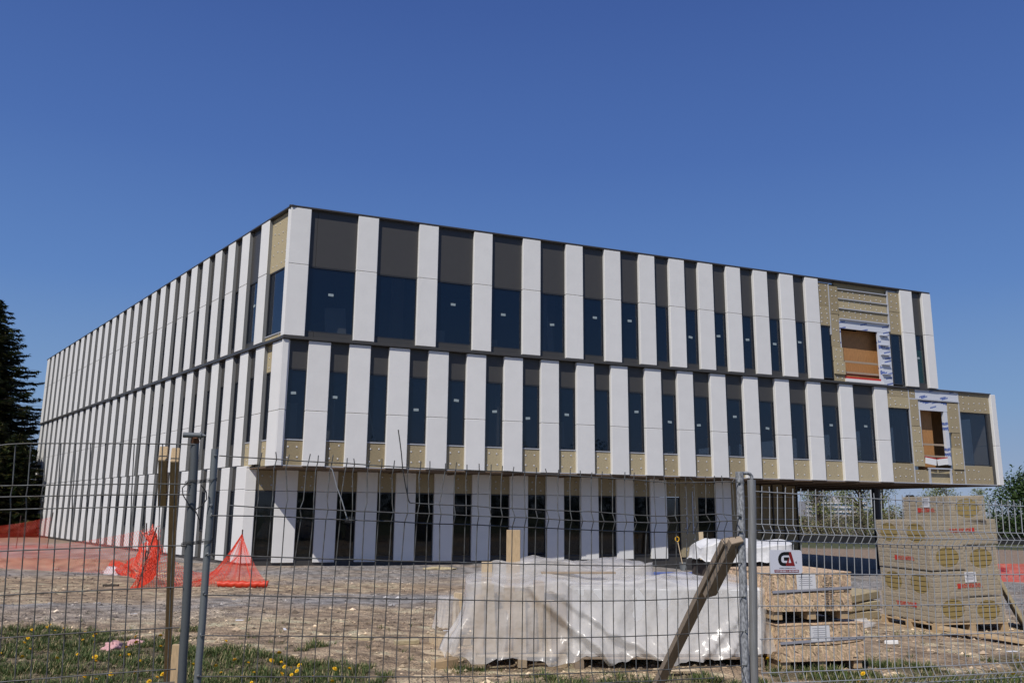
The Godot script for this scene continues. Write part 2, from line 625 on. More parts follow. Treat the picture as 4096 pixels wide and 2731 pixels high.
func spread(from: float, to: float, dense_from: float, dense_to: float, step: float, ratio: float) -> PackedFloat32Array:
	var a := PackedFloat32Array()
	var low := []
	var x := dense_from
	var s := step
	while x > from:
		s *= ratio
		x -= s
		low.push_front(maxf(x, from))
	a.append_array(low)
	x = dense_from
	while x < dense_to:
		a.push_back(x)
		x += step
	s = step
	while x < to:
		a.push_back(x)
		s *= ratio
		x += s
	a.push_back(to)
	return a


func build_ground() -> void:
	var xs := spread(-900.0, 900.0, -9.0, 9.0, 0.11, 1.035)
	var zs := PackedFloat32Array()
	var z := -900.0
	while z < -20.0:
		zs.push_back(z)
		z += maxf(0.16, (-20.0 - z) * 0.055)
	while z < -8.2:
		zs.push_back(z)
		z += 0.09
	var s := 0.09
	while z < 300.0:
		zs.push_back(z)
		s *= 1.12
		z += s
	var g := Shape.new()
	g.colored = true
	var w := xs.size()
	for b in zs.size():
		for a in w:
			var x := xs[a]
			g.tint = soil_color(x, zs[b])
			g.vert(Vector3(x, ground_height(x, zs[b]), zs[b]), Vector3.UP)
	for b in zs.size() - 1:
		for a in w - 1:
			var k := b * w + a
			# z grows with b: seen from above the order k, k+1, k+w is clockwise
			g.i.append_array([k, k + 1, k + w + 1, k, k + w + 1, k + w])
	# smooth normals from the neighbours
	for b in zs.size():
		for a in w:
			var dx := g.v[b * w + mini(a + 1, w - 1)] - g.v[b * w + maxi(a - 1, 0)]
			var dz := g.v[mini(b + 1, zs.size() - 1) * w + a] - g.v[maxi(b - 1, 0) * w + a]
			g.n[b * w + a] = dz.cross(dx).normalized()
	structure("ground", g.mesh(), M.soil)

	# loose gravel and clods, thousands of them
	var pebble := Shape.new()
	var p := [Vector3(1, 0, 0), Vector3(0, 0, 1), Vector3(-1, 0, 0), Vector3(0, 0, -1)]
	for k in 4:
		var a: Vector3 = p[k] * [1.0, 0.8, 1.1, 0.7][k]
		var b: Vector3 = p[(k + 1) % 4] * [1.0, 0.8, 1.1, 0.7][(k + 1) % 4]
		pebble._face([a, b, Vector3(0.1, 0.75, 0.05)], (a + b).normalized() + Vector3.UP)
		pebble._face([a, b, Vector3(0, -0.6, 0)], (a + b).normalized() + Vector3.DOWN)
	var count := 26000
	var mm := MultiMesh.new()
	mm.transform_format = MultiMesh.TRANSFORM_3D
	mm.use_colors = true
	mm.mesh = pebble.mesh()
	mm.instance_count = count
	var done := 0
	while done < count:
		var zz := -8.3 - 19.5 * pow(rng.randf(), 1.25)
		var xx := zz * -1.0 * rng.randf_range(-0.68, 0.68)
		if noise.get_noise_2d(xx * 3.0, zz * 3.0 + 5.0) + rng.randf() * 0.7 < 0.18:
			continue
		var size := 0.009 + 0.034 * pow(rng.randf(), 3.0)
		if rng.randf() < 0.015:
			size *= 2.2
		var bs := Basis(Vector3.UP, rng.randf() * TAU).scaled(Vector3(size, size * rng.randf_range(0.5, 0.9), size * rng.randf_range(0.7, 1.2)))
		mm.set_instance_transform(done, Transform3D(bs, on_ground(xx, zz, size * 0.15)))
		var base := soil_color(xx, zz)
		var tone := rng.randf_range(0.2, 0.7)
		if rng.randf() < 0.05:
			tone = 1.0
		mm.set_instance_color(done, Color(base.r * tone, base.g * tone * 1.02, base.b * tone * 1.05))
		done += 1
	var o := MultiMeshInstance3D.new()
	o.name = numbered("gravel")
	o.multimesh = mm
	o.material_override = M.stone
	add_child(o)
	o.set_meta("kind", "stuff")
	tag(o, "loose grey gravel and small clods scattered over the dirt", "gravel")


# ---------------------------------------------------------------- the office building
func frame_right(angle: float, at: Vector3) -> Transform3D:
	return Transform3D(Basis(Vector3(cos(angle), 0, -sin(angle)), Vector3.UP, Vector3(sin(angle), 0, cos(angle))), at)


func panel(parent: Node, f: Transform3D, x0: float, x1: float, y0: float, joint: float, y1: float, out: float, thick := 0.26, reveal := false) -> void:
	if reveal:      # a thin white face on a grey metal tray
		slab("panel_tray", parent, f, x0 + 0.004, x1 - 0.004, y0 + 0.004, y1 - 0.004, out - thick, out - 0.03, M.tray_grey)
		thick = 0.028
	var m: Material = M["panel_white_%d" % (rng.randi() % 3)]
	slab("white_panel", parent, f, x0, x1, joint + 0.006, y1, out - thick, out, m, 0.012)
	m = M["panel_white_%d" % (rng.randi() % 3)]
	slab("white_panel", parent, f, x0, x1, y0, joint - 0.006, out - thick, out, m, 0.012)


func window(parent: Node, f: Transform3D, x0: float, x1: float, y0: float, y1: float, plane: float, glass: Material, sticker := true, sill: Material = null) -> void:
	# frame of four bars as one mesh, set in the opening; the pane is its sub-part
	var w := x1 - x0
	var h := y1 - y0
	var t := 0.035
	var key := "frame %.3f %.3f" % [w, h]
	if not boxes.has(key):
		var g := Shape.new()
		g.box(Transform3D(Basis(), Vector3(0, h * 0.5 - t * 0.5, 0)), Vector3(w, t, 0.09))
		g.box(Transform3D(Basis(), Vector3(0, -h * 0.5 + t * 0.5, 0)), Vector3(w, t, 0.09))
		g.box(Transform3D(Basis(), Vector3(-w * 0.5 + t * 0.5, 0, 0)), Vector3(t, h - 2 * t, 0.088))
		g.box(Transform3D(Basis(), Vector3(w * 0.5 - t * 0.5, 0, 0)), Vector3(t, h - 2 * t, 0.088))
		boxes[key] = g.mesh()
	var at := f * Transform3D(Basis(), Vector3((x0 + x1) * 0.5, (y0 + y1) * 0.5, plane - 0.045))
	var o := put("window", boxes[key], M.dark_frame, parent, at)
	put("pane", box_mesh(Vector3(w - 2 * t + 0.012, h - 2 * t + 0.012, 0.012)), glass, o, Transform3D(Basis(), Vector3(0, 0, 0.006)))
	if sticker and rng.randf() < 0.85:
		var sy := rng.randf_range(-0.04, 0.2) * h
		var sx := rng.randf_range(-0.12, 0.12) * w
		var tilt := Basis(Vector3.BACK, rng.randfn(0.0, 0.06))
		put("sticker", box_mesh(Vector3(0.17, 0.085, 0.003)), M.sticker, o, Transform3D(tilt, Vector3(sx, sy, 0.016)))
	if sill:
		put("sill", box_mesh(Vector3(w, 0.03, 0.05)), sill, o, Transform3D(Basis(), Vector3(0, -h * 0.5 - 0.01, 0.045)))


func insulation(parent: Node, f: Transform3D, x0: float, x1: float, y0: float, y1: float, plane: float, m: Material, washers := 4) -> void:
	var o := slab("insulation_board", parent, f, x0, x1, y0, y1, plane - 0.1, plane, m, 0.008)
	var w := x1 - x0
	var h := y1 - y0
	if not boxes.has("washer"):
		var g := Shape.new()
		g.tube([Vector3.ZERO, Vector3(0, 0, 0.006), Vector3(0, 0, 0.009)], [0.032, 0.032, 0.018], 10)
		boxes["washer"] = g.mesh()
	for k in washers:
		var cols := 2 if washers <= 4 else maxi(2, int(round(w / 0.35)))
		var rows := maxi(1, int(ceil(float(washers) / cols)))
		var px := (float(k % cols) + 0.5) / cols - 0.5
		var py := (float(k / cols) + 0.5) / rows - 0.5
		put("washer", boxes["washer"], M.washer_grey, o, Transform3D(Basis(), Vector3(px * w * 0.9 + rng.randfn(0, 0.02), py * h * 0.95 + rng.randfn(0, 0.025), 0.05)))


func build_office() -> void:
	var b := thing("office_building", "unfinished three storey office building with white vertical panels and dark blue windows", "building", CORNER)
	var fr := frame_right(ANGLE_RIGHT, Vector3.ZERO)
	var ul := Vector3(cos(ANGLE_LEFT), 0, -sin(ANGLE_LEFT))
	var nl := Vector3(-sin(ANGLE_LEFT), 0, -cos(ANGLE_LEFT))
	var fl := Transform3D(Basis(-ul, Vector3.UP, nl), Vector3.ZERO)      # x = minus the distance from the corner
	var gc := ul * 2.262
	var fg := frame_right(ANGLE_GROUND, gc)
	var pw := 0.69

	# --- slabs, roof, soffit, inner walls
	var ur := fr.basis.x
	var nr := fr.basis.z
	var inset := func(p: Vector3) -> Vector2: return Vector2(p.x, p.z)
	var m_in := (ul + ur).normalized() * 0.36
	var foot := PackedVector2Array([inset.call(m_in), inset.call(ur * 30.9 - nr * 0.28), inset.call(ur * 30.9 - nr * 30.0), inset.call(ul * 38.1 - nl * 18.0), inset.call(ul * 38.1 - nl * 0.28)])
	var top_foot := PackedVector2Array([inset.call(m_in), inset.call(ur * 27.5 - nr * 0.28), inset.call(ur * 27.5 - nr * 30.0), inset.call(ul * 38.1 - nl * 18.0), inset.call(ul * 38.1 - nl * 0.28)])
	for lv in [[3.0, 3.3, foot, "floor_slab"], [6.72, 7.1, foot, "floor_slab"], [10.95, 11.25, top_foot, "roof_slab"]]:
		var g := Shape.new()
		g.prism(lv[2], lv[0], lv[1])
		put(lv[3], g.mesh(), M.concrete, b)
	var s := Shape.new()
	var sof := PackedVector2Array([inset.call(m_in * 0.4), inset.call(ur * 31.05 - nr * 0.12), inset.call(ur * 31.05 - nr * 30.0), inset.call(ul * 38.1 - nl * 18.0), inset.call(ul * 2.4 - nl * 0.1)])
	s.prism(sof, 2.95, 2.995)
	put("soffit", s.mesh(), M.soffit_board, b)
	# joists and plank edges under the soffit
	for k in 13:
		var x := 4.0 + 2.1 * k
		slab("soffit_batten", b, fr, x, x + 0.09, 2.9, 2.949, -9.0 if x > 17.0 else -1.9, -0.25, M.soffit_board)
	# cores that close the rooms at the back
	slab("inner_wall", b, fr, 3.0, 17.5, 3.301, 6.719, -8.2, -8.0, M.room_grey)
	slab("inner_wall", b, fr, 3.0, 22.0, 7.101, 10.949, -8.2, -8.0, M.room_grey)
	slab("inner_wall", b, fr, 9.2, 9.35, 7.101, 10.949, -7.95, -0.6, M.room_grey)
	slab("inner_wall", b, fr, 7.4, 7.55, 3.301, 6.719, -7.95, -0.6, M.room_grey)
	slab("inner_wall", b, fl, -37.0, -4.0, 7.101, 10.949, -8.0, -7.8, M.room_grey)
	slab("inner_wall", b, fl, -37.0, -4.0, 3.301, 6.719, -8.0, -7.8, M.room_grey)
	slab("inner_wall", b, fl, -37.0, -6.0, -0.1, 2.949, -7.0, -6.8, M.room_grey)
	slab("inner_wall", b, fg, 1.5, 18.2, -0.1, 2.949, -6.2, -6.0, M.room_grey)
	for x in [4.2, 10.4, 16.6, 22.8, 28.6]:
		slab("inner_column", b, fr, x, x + 0.4, 3.301, 6.719, -3.4, -3.0, M.concrete)
		if x < 26.0:
			slab("inner_column", b, fr, x, x + 0.4, 7.101, 10.949, -3.4, -3.0, M.concrete)
	# sheets and poles that the fitters have leaned inside the glass
	for q in [[1.45, 2.15, 7.1, 8.35, -1.1, 0.05], [5.2, 5.75, 7.1, 8.0, -1.5, -0.03], [7.0, 7.9, 7.1, 7.9, -1.8, 0.0], [9.5, 9.75, 7.1, 8.6, -0.9, 0.02], [12.5, 12.8, 7.1, 8.4, -1.2, 0.0], [21.7, 22.0, 7.1, 8.3, -1.0, 0.0], [0.3, 0.75, 3.3, 5.1, -1.3, 0.0], [1.7, 1.95, 3.3, 5.3, -1.2, 0.0], [10.0, 10.25, 3.3, 4.9, -1.0, 0.0]]:
		var o := slab("drywall_sheet", b, fr, q[0], q[1], q[2], q[3], q[4], q[4] + 0.03, M.drywall)
		o.basis = o.basis * Basis(Vector3.RIGHT, -0.12) * Basis(Vector3.BACK, q[5])
	for q in [[9.3, 7.1, 9.55, 8.6], [2.9, 3.3, 3.35, 5.0], [4.1, 3.3, 4.3, 4.8]]:
		var g := Shape.new()
		g.tube([fr * Vector3(q[2], q[1], -0.8), fr * Vector3(q[0], q[3], -0.45)], 0.02, 6)
		put("pole", g.mesh(), M.drywall, b)
	# rear and end walls
	slab("rear_wall", b, fr, 8.0, 30.9, 3.301, 6.719, -30.2, -30.0, M.spandrel_brown)
	slab("rear_wall", b, fr, 8.0, 27.5, 7.101, 11.2, -30.2, -30.0, M.spandrel_brown)
	slab("end_wall", b, fl, -38.25, -38.05, -0.1, 11.25, -18.0, -0.3, M.spandrel_brown)
	slab("end_wall", b, fr, 27.5, 27.7, 7.101, 11.25, -30.0, -0.3, M.spandrel_brown)
	# the cantilevered end of the middle storey has windows of its own
	var fe := Transform3D(Basis(-nr, Vector3.UP, ur), ur * 31.0)
	for k in 13:
		var x := 0.4 + 2.25 * k
		panel(b, fe, x, x + pw, 3.0, 4.72, 6.96, 0.0, 0.2)
		window(b, fe, x + pw - 0.01, x + 2.26, 3.8, 6.05, -0.08, M.window_glass, false)
		slab("spandrel_panel", b, fe, x + pw - 0.01, x + 2.26, 6.051, 6.95, -0.18, -0.08, M.spandrel_brown)
		insulation(b, fe, x + pw - 0.01, x + 2.26, 3.0, 3.799, -0.08, M.wool_board, 0)
	# coping and bands
	slab("roof_coping", b, fr, -0.06, 27.75, 11.315, 11.375, -0.4, 0.01, M.dark_metal, 0.01)
	slab("roof_coping", b, fl, -38.3, 0.06, 11.31, 11.37, -0.4, 0.008, M.dark_metal, 0.01)
	slab("floor_band", b, fr, 0.0, 24.9, 6.965, 7.055, -0.3, 0.012, M.spandrel_brown, 0.008)
	slab("floor_band", b, fl, -38.25, 0.0, 6.962, 7.052, -0.3, 0.008, M.spandrel_brown, 0.008)
	slab("floor_band", b, fr, 24.905, 31.0, 6.98, 7.05, -0.3, -0.06, M.dark_metal, 0.008)

	# --- right face, top storey
	var top := [-0.03, 2.21, 4.31, 6.30, 8.16, 9.86, 11.44, 12.92, 14.25, 15.57, 16.88, 18.20, 19.51, 20.80, 25.99, 27.28]
	for k in top.size():
		var w: float = pw if k < 15 else 0.5
		panel(b, fr, top[k] if k else 0.004, top[k] + w, 7.07, 9.415, 11.31, 0.0)
		if k == 13 or k == 15:
			continue
		var x0: float = top[k] + w - 0.01
		var x1: float = top[k + 1] + 0.01
		if k == 0:
			slab("spandrel_panel", b, fr, x0, x0 + 0.24, 9.42, 11.3, -0.23, -0.13, M.spandrel_brown, 0.004)
			slab("spandrel_panel", b, fr, x0 + 0.246, x1, 9.42, 11.3, -0.23, -0.13, M.spandrel_brown, 0.004)
			slab("sill_panel", b, fr, x0, x0 + 0.30, 7.06, 7.245, -0.23, -0.125, M.spandrel_brown, 0.004)
			slab("sill_panel", b, fr, x0 + 0.306, x1, 7.06, 7.245, -0.23, -0.125, M.spandrel_brown, 0.004)
		else:
			slab("spandrel_panel", b, fr, x0, x1, 9.42, 11.3, -0.23, -0.13, M.spandrel_brown, 0.004)
			slab("sill_panel", b, fr, x0, x1, 7.06, 7.245, -0.23, -0.125, M.spandrel_brown, 0.004)
		window(b, fr, x0, x1, 7.25, 9.415, -0.13, M.window_glass)
		if k == 14:
			slab("stored_board", b, fr, x0 + 0.05, x1 - 0.03, 7.3, 8.75, -0.27, -0.25, M.green_board)
	unfinished_top(b, fr)

	# --- right face, middle storey
	var mid := [0.0, 0.82, 2.12, 3.44, 4.79, 6.14, 7.51, 8.90, 10.30, 11.69, 13.11, 14.52, 16.0, 17.53, 19.05, 20.65, 22.32, 24.18]
	for k in mid.size():
		var w: float = 0.70 if k else 0.2
		panel(b, fr, mid[k], mid[k] + w, 3.0, 4.715, 6.95, -0.06, 0.22)
		if k == mid.size() - 1:
			continue
		var x0: float = mid[k] + w - 0.01
		var x1: float = mid[k + 1] + 0.01
		slab("spandrel_panel", b, fr, x0, x1, 6.05, 6.96, -0.29, -0.195, M.spandrel_brown, 0.004)
		window(b, fr, x0, x1, 3.82, 6.045, -0.195, M.window_glass, true, M.zinc_trim)
		insulation(b, fr, x0, x1, 3.02, 3.79, -0.19, [M.wool_board, M.wool_board_pale, M.wool_board_dark][rng.randi() % 3], 4)
		slab("base_track", b, fr, x0, x1, 2.985, 3.02, -0.25, -0.12, M.zinc_trim)
	panel(b, fr, 30.92, 31.21, 3.0, 4.715, 7.0, -0.02, 0.24)
	unfinished_mid(b, fr)

	# --- right face, ground storey (set back under the overhang)
	var low := [0.0, 0.97, 2.28, 3.63, 4.96, 6.32, 7.70, 9.11, 10.52, 11.91, 13.36, 14.79, 16.11, 17.67]
	for k in low.size():
		var w: float = 0.70 if k else 0.345
		if k == 12:
			insulation(b, fg, 16.11, 16.9, 0.02, 2.94, -0.06, M.wool_board, 14)
			for rail in [16.35, 16.62]:
				slab("girt", b, fg, rail, rail + 0.04, 0.9, 2.5, -0.06, -0.03, M.zinc_trim)
		else:
			panel(b, fg, low[k], low[k] + w, -0.02, 2.27, 2.95, 0.0)
		if k == low.size() - 1:
			continue
		var x0: float = low[k] + (0.79 if k == 12 else w) - 0.01
		var x1: float = low[k + 1] + 0.01
		insulation(b, fg, x0, x1, 2.285, 2.94, -0.1, [M.wool_board, M.wool_board_dark][rng.randi() % 2], 4)
		window(b, fg, x0, x1, 0.12, 2.27, -0.1, M.ground_glass, false, M.dark_frame)
		slab("base_panel", b, fg, x0, x1, -0.15, 0.115, -0.2, -0.11, M.spandrel_brown)
	slab("plinth", b, fg, 0.0, 18.35, -0.9, -0.03, -0.3, -0.05, M.dark_metal)
	slab("plinth", b, fl, -38.2, -2.27, -0.4, -0.03, -0.3, -0.05, M.dark_metal)
	# return wall, then the set back wall with bare girts over dark membrane
	slab("return_wall", b, fg, 18.36, 18.6, -1.2, 2.949, -3.2, -0.02, M.wool_board_dark)
	slab("set_back_wall", b, fg, 18.3, 24.0, -1.2, 2.949, -3.4, -3.2, M.wool_board_dark)
	for y in [0.5, 0.95, 1.43, 1.92, 2.4]:
		slab("girt", b, fg, 18.62, 24.0, y, y + 0.03, -3.2, -3.15, M.zinc_trim)
	for x in [19.2, 20.0, 20.8, 21.4, 22.0, 22.6, 23.2, 23.9]:
		slab("stud", b, fg, x, x + 0.05, -0.2, 2.94, -3.19, -3.12, M.dark_metal)
	slab("set_back_wall", b, fg, 23.75, 24.0, -1.2, 2.949, -12.0, -3.4, M.wool_board_dark)
	slab("set_back_wall", b, fg, 3.0, 24.0, -1.2, 2.949, -16.0, -15.8, M.wool_board_dark)

	# --- left face, three storeys
	var far_top := [2.39]
	for k in 26:
		far_top.append(4.11 + 1.358 * k)
	var far_mid := [2.28]
	for k in 26:
		far_mid.append(3.66 + 1.383 * k)
	var far_low := []
	for k in 25:
		far_low.append(4.48 + 1.4 * k)
	for k in far_top.size():
		var e: float = -far_top[k]
		panel(b, fl, e, e + pw, 7.07, 9.415, 11.31, 0.0, 0.26, true)
		var near: float = 0.27 if k == 0 else far_top[k - 1]
		var x0 := e + pw - 0.01
		var x1 := -near + 0.01
		if k == 0:
			insulation(b, fl, x0, x1, 9.42, 11.3, -0.13, M.wool_board_pale, 18)
			insulation(b, fl, x0, x1, 7.07, 7.245, -0.13, M.wool_board_pale, 4)
			window(b, fl, x0, x1, 7.25, 9.415, -0.13, M.window_glass, false, M.zinc_trim)
			slab("white_panel", b, fl, -0.26, -0.004, 7.07, 11.309, -0.2, -0.02, M.panel_white_0, 0.01)
			continue
		slab("spandrel_panel", b, fl, x0, x1, 9.42, 11.3, -0.23, -0.13, M.spandrel_brown)
		slab("sill_panel", b, fl, x0, x1, 7.06, 7.245, -0.23, -0.13, M.spandrel_brown)
		window(b, fl, x0, x1, 7.25, 9.415, -0.13, M.window_glass, k < 7)
	panel(b, fl, -0.93, -0.065, 3.0, 4.715, 6.949, -0.062, 0.22)
	for k in far_mid.size():
		var e: float = -far_mid[k]
		panel(b, fl, e, e + 0.71, 3.08, 4.715, 6.95, -0.06, 0.22, true)
		var near: float = 0.93 if k == 0 else far_mid[k - 1]
		var x0 := e + 0.70
		var x1 := -near + 0.01
		if k < 2:
			insulation(b, fl, x0, x1, 3.02, 3.84, -0.19, M.wool_board_pale, 4)
		else:
			slab("sill_panel", b, fl, x0, x1, 3.06, 3.815, -0.29, -0.19, M.spandrel_brown)
		if k == 0:
			insulation(b, fl, x0, x1, 6.05, 6.96, -0.19, M.wool_board_pale, 6)
		else:
			slab("spandrel_panel", b, fl, x0, x1, 6.05, 6.96, -0.29, -0.195, M.spandrel_brown)
		window(b, fl, x0, x1, 3.85 if k < 2 else 3.82, 6.045, -0.195, M.window_glass, k < 6, M.zinc_trim if k < 2 else null)
	panel(b, fl, -3.11, -2.262, -0.02, 2.3, 3.05, -0.003)
	for k in far_low.size():
		var e: float = -far_low[k]
		panel(b, fl, e, e + 0.74, -0.02, 2.3, 3.05, -0.004, 0.26, true)
		var near: float = 3.11 if k == 0 else far_low[k - 1]
		var x0 := e + 0.73
		var x1 := -near + 0.01
		slab("spandrel_panel", b, fl, x0, x1, 2.3, 3.06, -0.23, -0.13, M.spandrel_brown)
		window(b, fl, x0, x1, 0.9 if k > 1 else 0.15, 2.295, -0.1, M.window_glass, false)
		if k > 1:
			slab("sill_panel", b, fl, x0, x1, -0.05, 0.895, -0.23, -0.13, M.spandrel_brown)
	# steel column under the far end of the overhang
	var col := Shape.new()
	col.tube([Vector3(0, -1.2, 0), Vector3(0, 2.96, 0)], 0.19, 18)
	put("column", col.mesh(), M.steel_paint, b, Transform3D(Basis(), Vector3(17.9, 0, -42.0) - CORNER))


func unfinished_top(b: Node3D, f: Transform3D) -> void:
	# bare mineral wool, girts, membrane and a boarded opening between two finished stretches
	var p := -0.09
	insulation(b, f, 21.49, 22.08, 10.2, 11.2, p, M.wool_board_dark, 8)
	insulation(b, f, 21.49, 22.08, 9.36, 10.19, p + 0.01, M.wool_board, 8)
	insulation(b, f, 22.1, 22.58, 9.9, 11.1, p + 0.01, M.wool_board_dark, 8)
	insulation(b, f, 22.1, 22.56, 8.5, 9.89, p, M.wool_board, 6)
	insulation(b, f, 22.12, 22.66, 7.9, 8.49, p + 0.02, M.wool_board_pale, 4)
	insulation(b, f, 22.14, 22.7, 7.35, 7.89, p + 0.05, M.wool_board_pale, 4)
	insulation(b, f, 22.14, 22.7, 7.07, 7.34, p - 0.02, M.wool_board, 2)
	for k in 3:
		insulation(b, f, 22.6, 25.28, 9.76 + 0.42 * k, 10.16 + 0.42 * k, p - 0.03, [M.wool_board, M.wool_board_pale, M.wool_board][k], 14)
		slab("girt", b, f, 22.58, 25.3, 10.165 + 0.42 * k, 10.2 + 0.42 * k, p - 0.05, p + 0.02, M.zinc_trim)
	slab("back_board", b, f, 22.5, 25.4, 11.03, 11.3, -0.3, p - 0.1, M.wool_board_dark)
	slab("girt", b, f, 22.6, 25.3, 9.7, 9.75, p - 0.05, p + 0.04, M.zinc_trim)
	slab("girt", b, f, 22.08, 22.11, 9.0, 11.2, p - 0.06, p + 0.02, M.zinc_trim)
	slab("girt", b, f, 25.3, 25.34, 9.4, 11.2, p - 0.05, p + 0.03, M.zinc_trim)
	insulation(b, f, 25.35, 26.0, 9.32, 10.3, p, M.wool_board, 6)
	insulation(b, f, 25.35, 26.0, 10.31, 11.2, p + 0.01, M.wool_board, 6)
	window(b, f, 21.48, 22.12, 7.15, 9.35, -0.1, M.window_glass, false)
	window(b, f, 25.34, 26.0, 7.12, 9.31, -0.1, M.window_glass, false)
	# membrane round the opening, folded into its reveal
	slab("membrane", b, f, 22.58, 25.33, 9.34, 9.7, p - 0.12, p - 0.04, M.membrane)
	slab("membrane", b, f, 24.66, 25.33, 7.07, 9.33, p - 0.12, p - 0.04, M.membrane)
	slab("membrane", b, f, 22.56, 22.66, 7.07, 9.33, p - 0.2, p - 0.05, M.membrane)
	for k in 5:
		slab("bracket", b, f, 24.75, 25.2, 7.5 + 0.42 * k, 7.53 + 0.42 * k, p - 0.05, p + 0.05, M.zinc_trim)
	slab("plywood_sheet", b, f, 22.64, 23.9, 7.3, 9.36, -0.55, -0.53, M.plywood)
	slab("plywood_sheet", b, f, 23.905, 25.3, 7.3, 9.4, -0.555, -0.535, M.plywood)
	slab("guard_rail", b, f, 22.6, 24.72, 7.92, 8.0, -0.3, -0.26, M.timber_old)
	slab("guard_rail", b, f, 22.6, 24.72, 7.46, 7.54, -0.3, -0.26, M.timber_old)
	slab("red_strip", b, f, 22.66, 24.66, 7.2, 7.3, -0.4, -0.12, M.red_board)
	slab("white_sill", b, f, 22.7, 24.75, 7.07, 7.2, -0.4, -0.05, M.white_paint)


func unfinished_mid(b: Node3D, f: Transform3D) -> void:
	var p := -0.13
	insulation(b, f, 24.86, 26.12, 6.62, 6.96, p, M.wool_board, 4)
	insulation(b, f, 24.86, 26.12, 6.12, 6.61, p + 0.01, M.wool_board_pale, 6)
	window(b, f, 24.86, 26.12, 3.84, 6.11, -0.16, M.window_glass, false)
	insulation(b, f, 24.86, 26.1, 3.02, 3.8, p, M.wool_board, 8)
	insulation(b, f, 26.14, 26.62, 5.4, 6.55, p + 0.03, M.wool_board, 4)
	insulation(b, f, 26.13, 26.68, 4.55, 5.39, p + 0.02, M.wool_board_pale, 4)
	insulation(b, f, 26.13, 26.7, 3.7, 4.54, p + 0.05, M.wool_board_pale, 4)
	insulation(b, f, 26.12, 26.8, 3.02, 3.55, p, M.wool_board, 3)
	insulation(b, f, 26.2, 26.5, 6.57, 7.0, p + 0.01, M.wool_board_dark, 2)
	slab("girt", b, f, 26.11, 26.15, 3.02, 6.96, p - 0.05, p + 0.02, M.zinc_trim)
	slab("membrane", b, f, 26.52, 29.05, 6.6, 7.03, p - 0.1, p, M.membrane)
	slab("girt", b, f, 26.14, 29.05, 6.54, 6.59, p - 0.05, p + 0.03, M.zinc_trim)
	slab("membrane", b, f, 26.66, 28.34, 6.11, 6.5, p - 0.15, p - 0.02, M.membrane)
	slab("membrane", b, f, 28.12, 28.32, 3.8, 6.1, p - 0.15, p - 0.02, M.membrane)
	slab("membrane", b, f, 26.66, 26.74, 3.8, 6.1, p - 0.15, p - 0.02, M.membrane)
	slab("plywood_sheet", b, f, 27.1, 27.85, 3.4, 6.3, -0.6, -0.58, M.plywood)
	slab("plywood_sheet", b, f, 28.6, 30.6, 3.31, 6.5, -2.2, -2.18, M.plywood)
	slab("guard_rail", b, f, 26.7, 28.15, 4.62, 4.7, -0.32, -0.28, M.timber_old)
	slab("guard_rail", b, f, 26.7, 28.15, 4.12, 4.2, -0.32, -0.28, M.timber_old)
	for k in 2:
		var x := 26.76 + 0.68 * k
		var tilt := Basis(Vector3.BACK, 0.12 * (1 if k else -1))
		put("leaning_panel", box_mesh(Vector3(0.62, 0.26, 0.02), 0.003), M.white_paint, b, f * Transform3D(tilt, Vector3(x + 0.31, 3.92, -0.1)))
		put("red_strip", box_mesh(Vector3(0.6, 0.05, 0.03)), M.red_board, b, f * Transform3D(tilt, Vector3(x + 0.31, 4.08, -0.11)))
	insulation(b, f, 28.36, 28.98, 5.2, 6.5, p, M.wool_board, 6)
	insulation(b, f, 28.5, 29.0, 4.55, 5.19, p - 0.01, M.wool_board_dark, 4)
	insulation(b, f, 28.4, 28.98, 3.62, 4.54, p + 0.04, M.wool_board_pale, 4)
	insulation(b, f, 28.36, 29.0, 3.02, 3.6, p, M.wool_board_dark, 4)
	insulation(b, f, 29.06, 30.9, 6.14, 7.0, p, M.wool_board, 12)
	window(b, f, 29.03, 30.7, 3.84, 6.12, -0.16, M.window_glass, false)
	insulation(b, f, 29.03, 30.72, 3.02, 3.8, p, M.wool_board, 8)
	slab("spandrel_panel", b, f, 30.72, 30.93, 3.0, 7.0, -0.26, -0.15, M.spandrel_brown)
	slab("girt", b, f, 29.0, 29.04, 3.02, 7.0, p - 0.05, p + 0.02, M.zinc_trim)
	# zinc sub-frame hung below the opening
	slab("girt", b, f, 26.88, 28.24, 3.6, 3.66, p, p + 0.06, M.zinc_trim)
	slab("girt", b, f, 26.9, 26.98, 3.0, 3.6, p, p + 0.06, M.zinc_trim)
	slab("girt", b, f, 28.12, 28.2, 3.0, 3.6, p, p + 0.06, M.zinc_trim)
	slab("girt", b, f, 26.9, 28.2, 2.98, 3.0, p - 0.1, p + 0.07, M.zinc_trim)
	insulation(b, f, 26.82, 28.34, 3.02, 3.58, p - 0.12, M.wool_board_pale, 0)
	slab("base_track", b, f, 24.86, 30.9, 2.985, 3.018, -0.25, -0.1, M.zinc_trim)


# ---------------------------------------------------------------- wire fences
func fp(s: float, h: float, out := 0.0) -> Vector3:
	return FENCE_ORIGIN + FENCE_ALONG * s + Vector3(0, h, 0) + FENCE_OUT * out


func along(line: Array, s: float) -> float:
	if s <= line[0][0]:
		return line[0][1]
	for k in line.size() - 1:
		if s <= line[k + 1][0]:
			return lerpf(line[k][1], line[k + 1][1], (s - line[k][0]) / (line[k + 1][0] - line[k][0]))
	return line[-1][1]


func wire(parent: Node3D, called: String, p: Array, r: float, m: Material) -> void:
	var g := Shape.new()
	var q := []
	for a in p:
		q.append(a - parent.position)
	g.tube(q, r, 7)
	put(called, g.mesh(), m, parent)


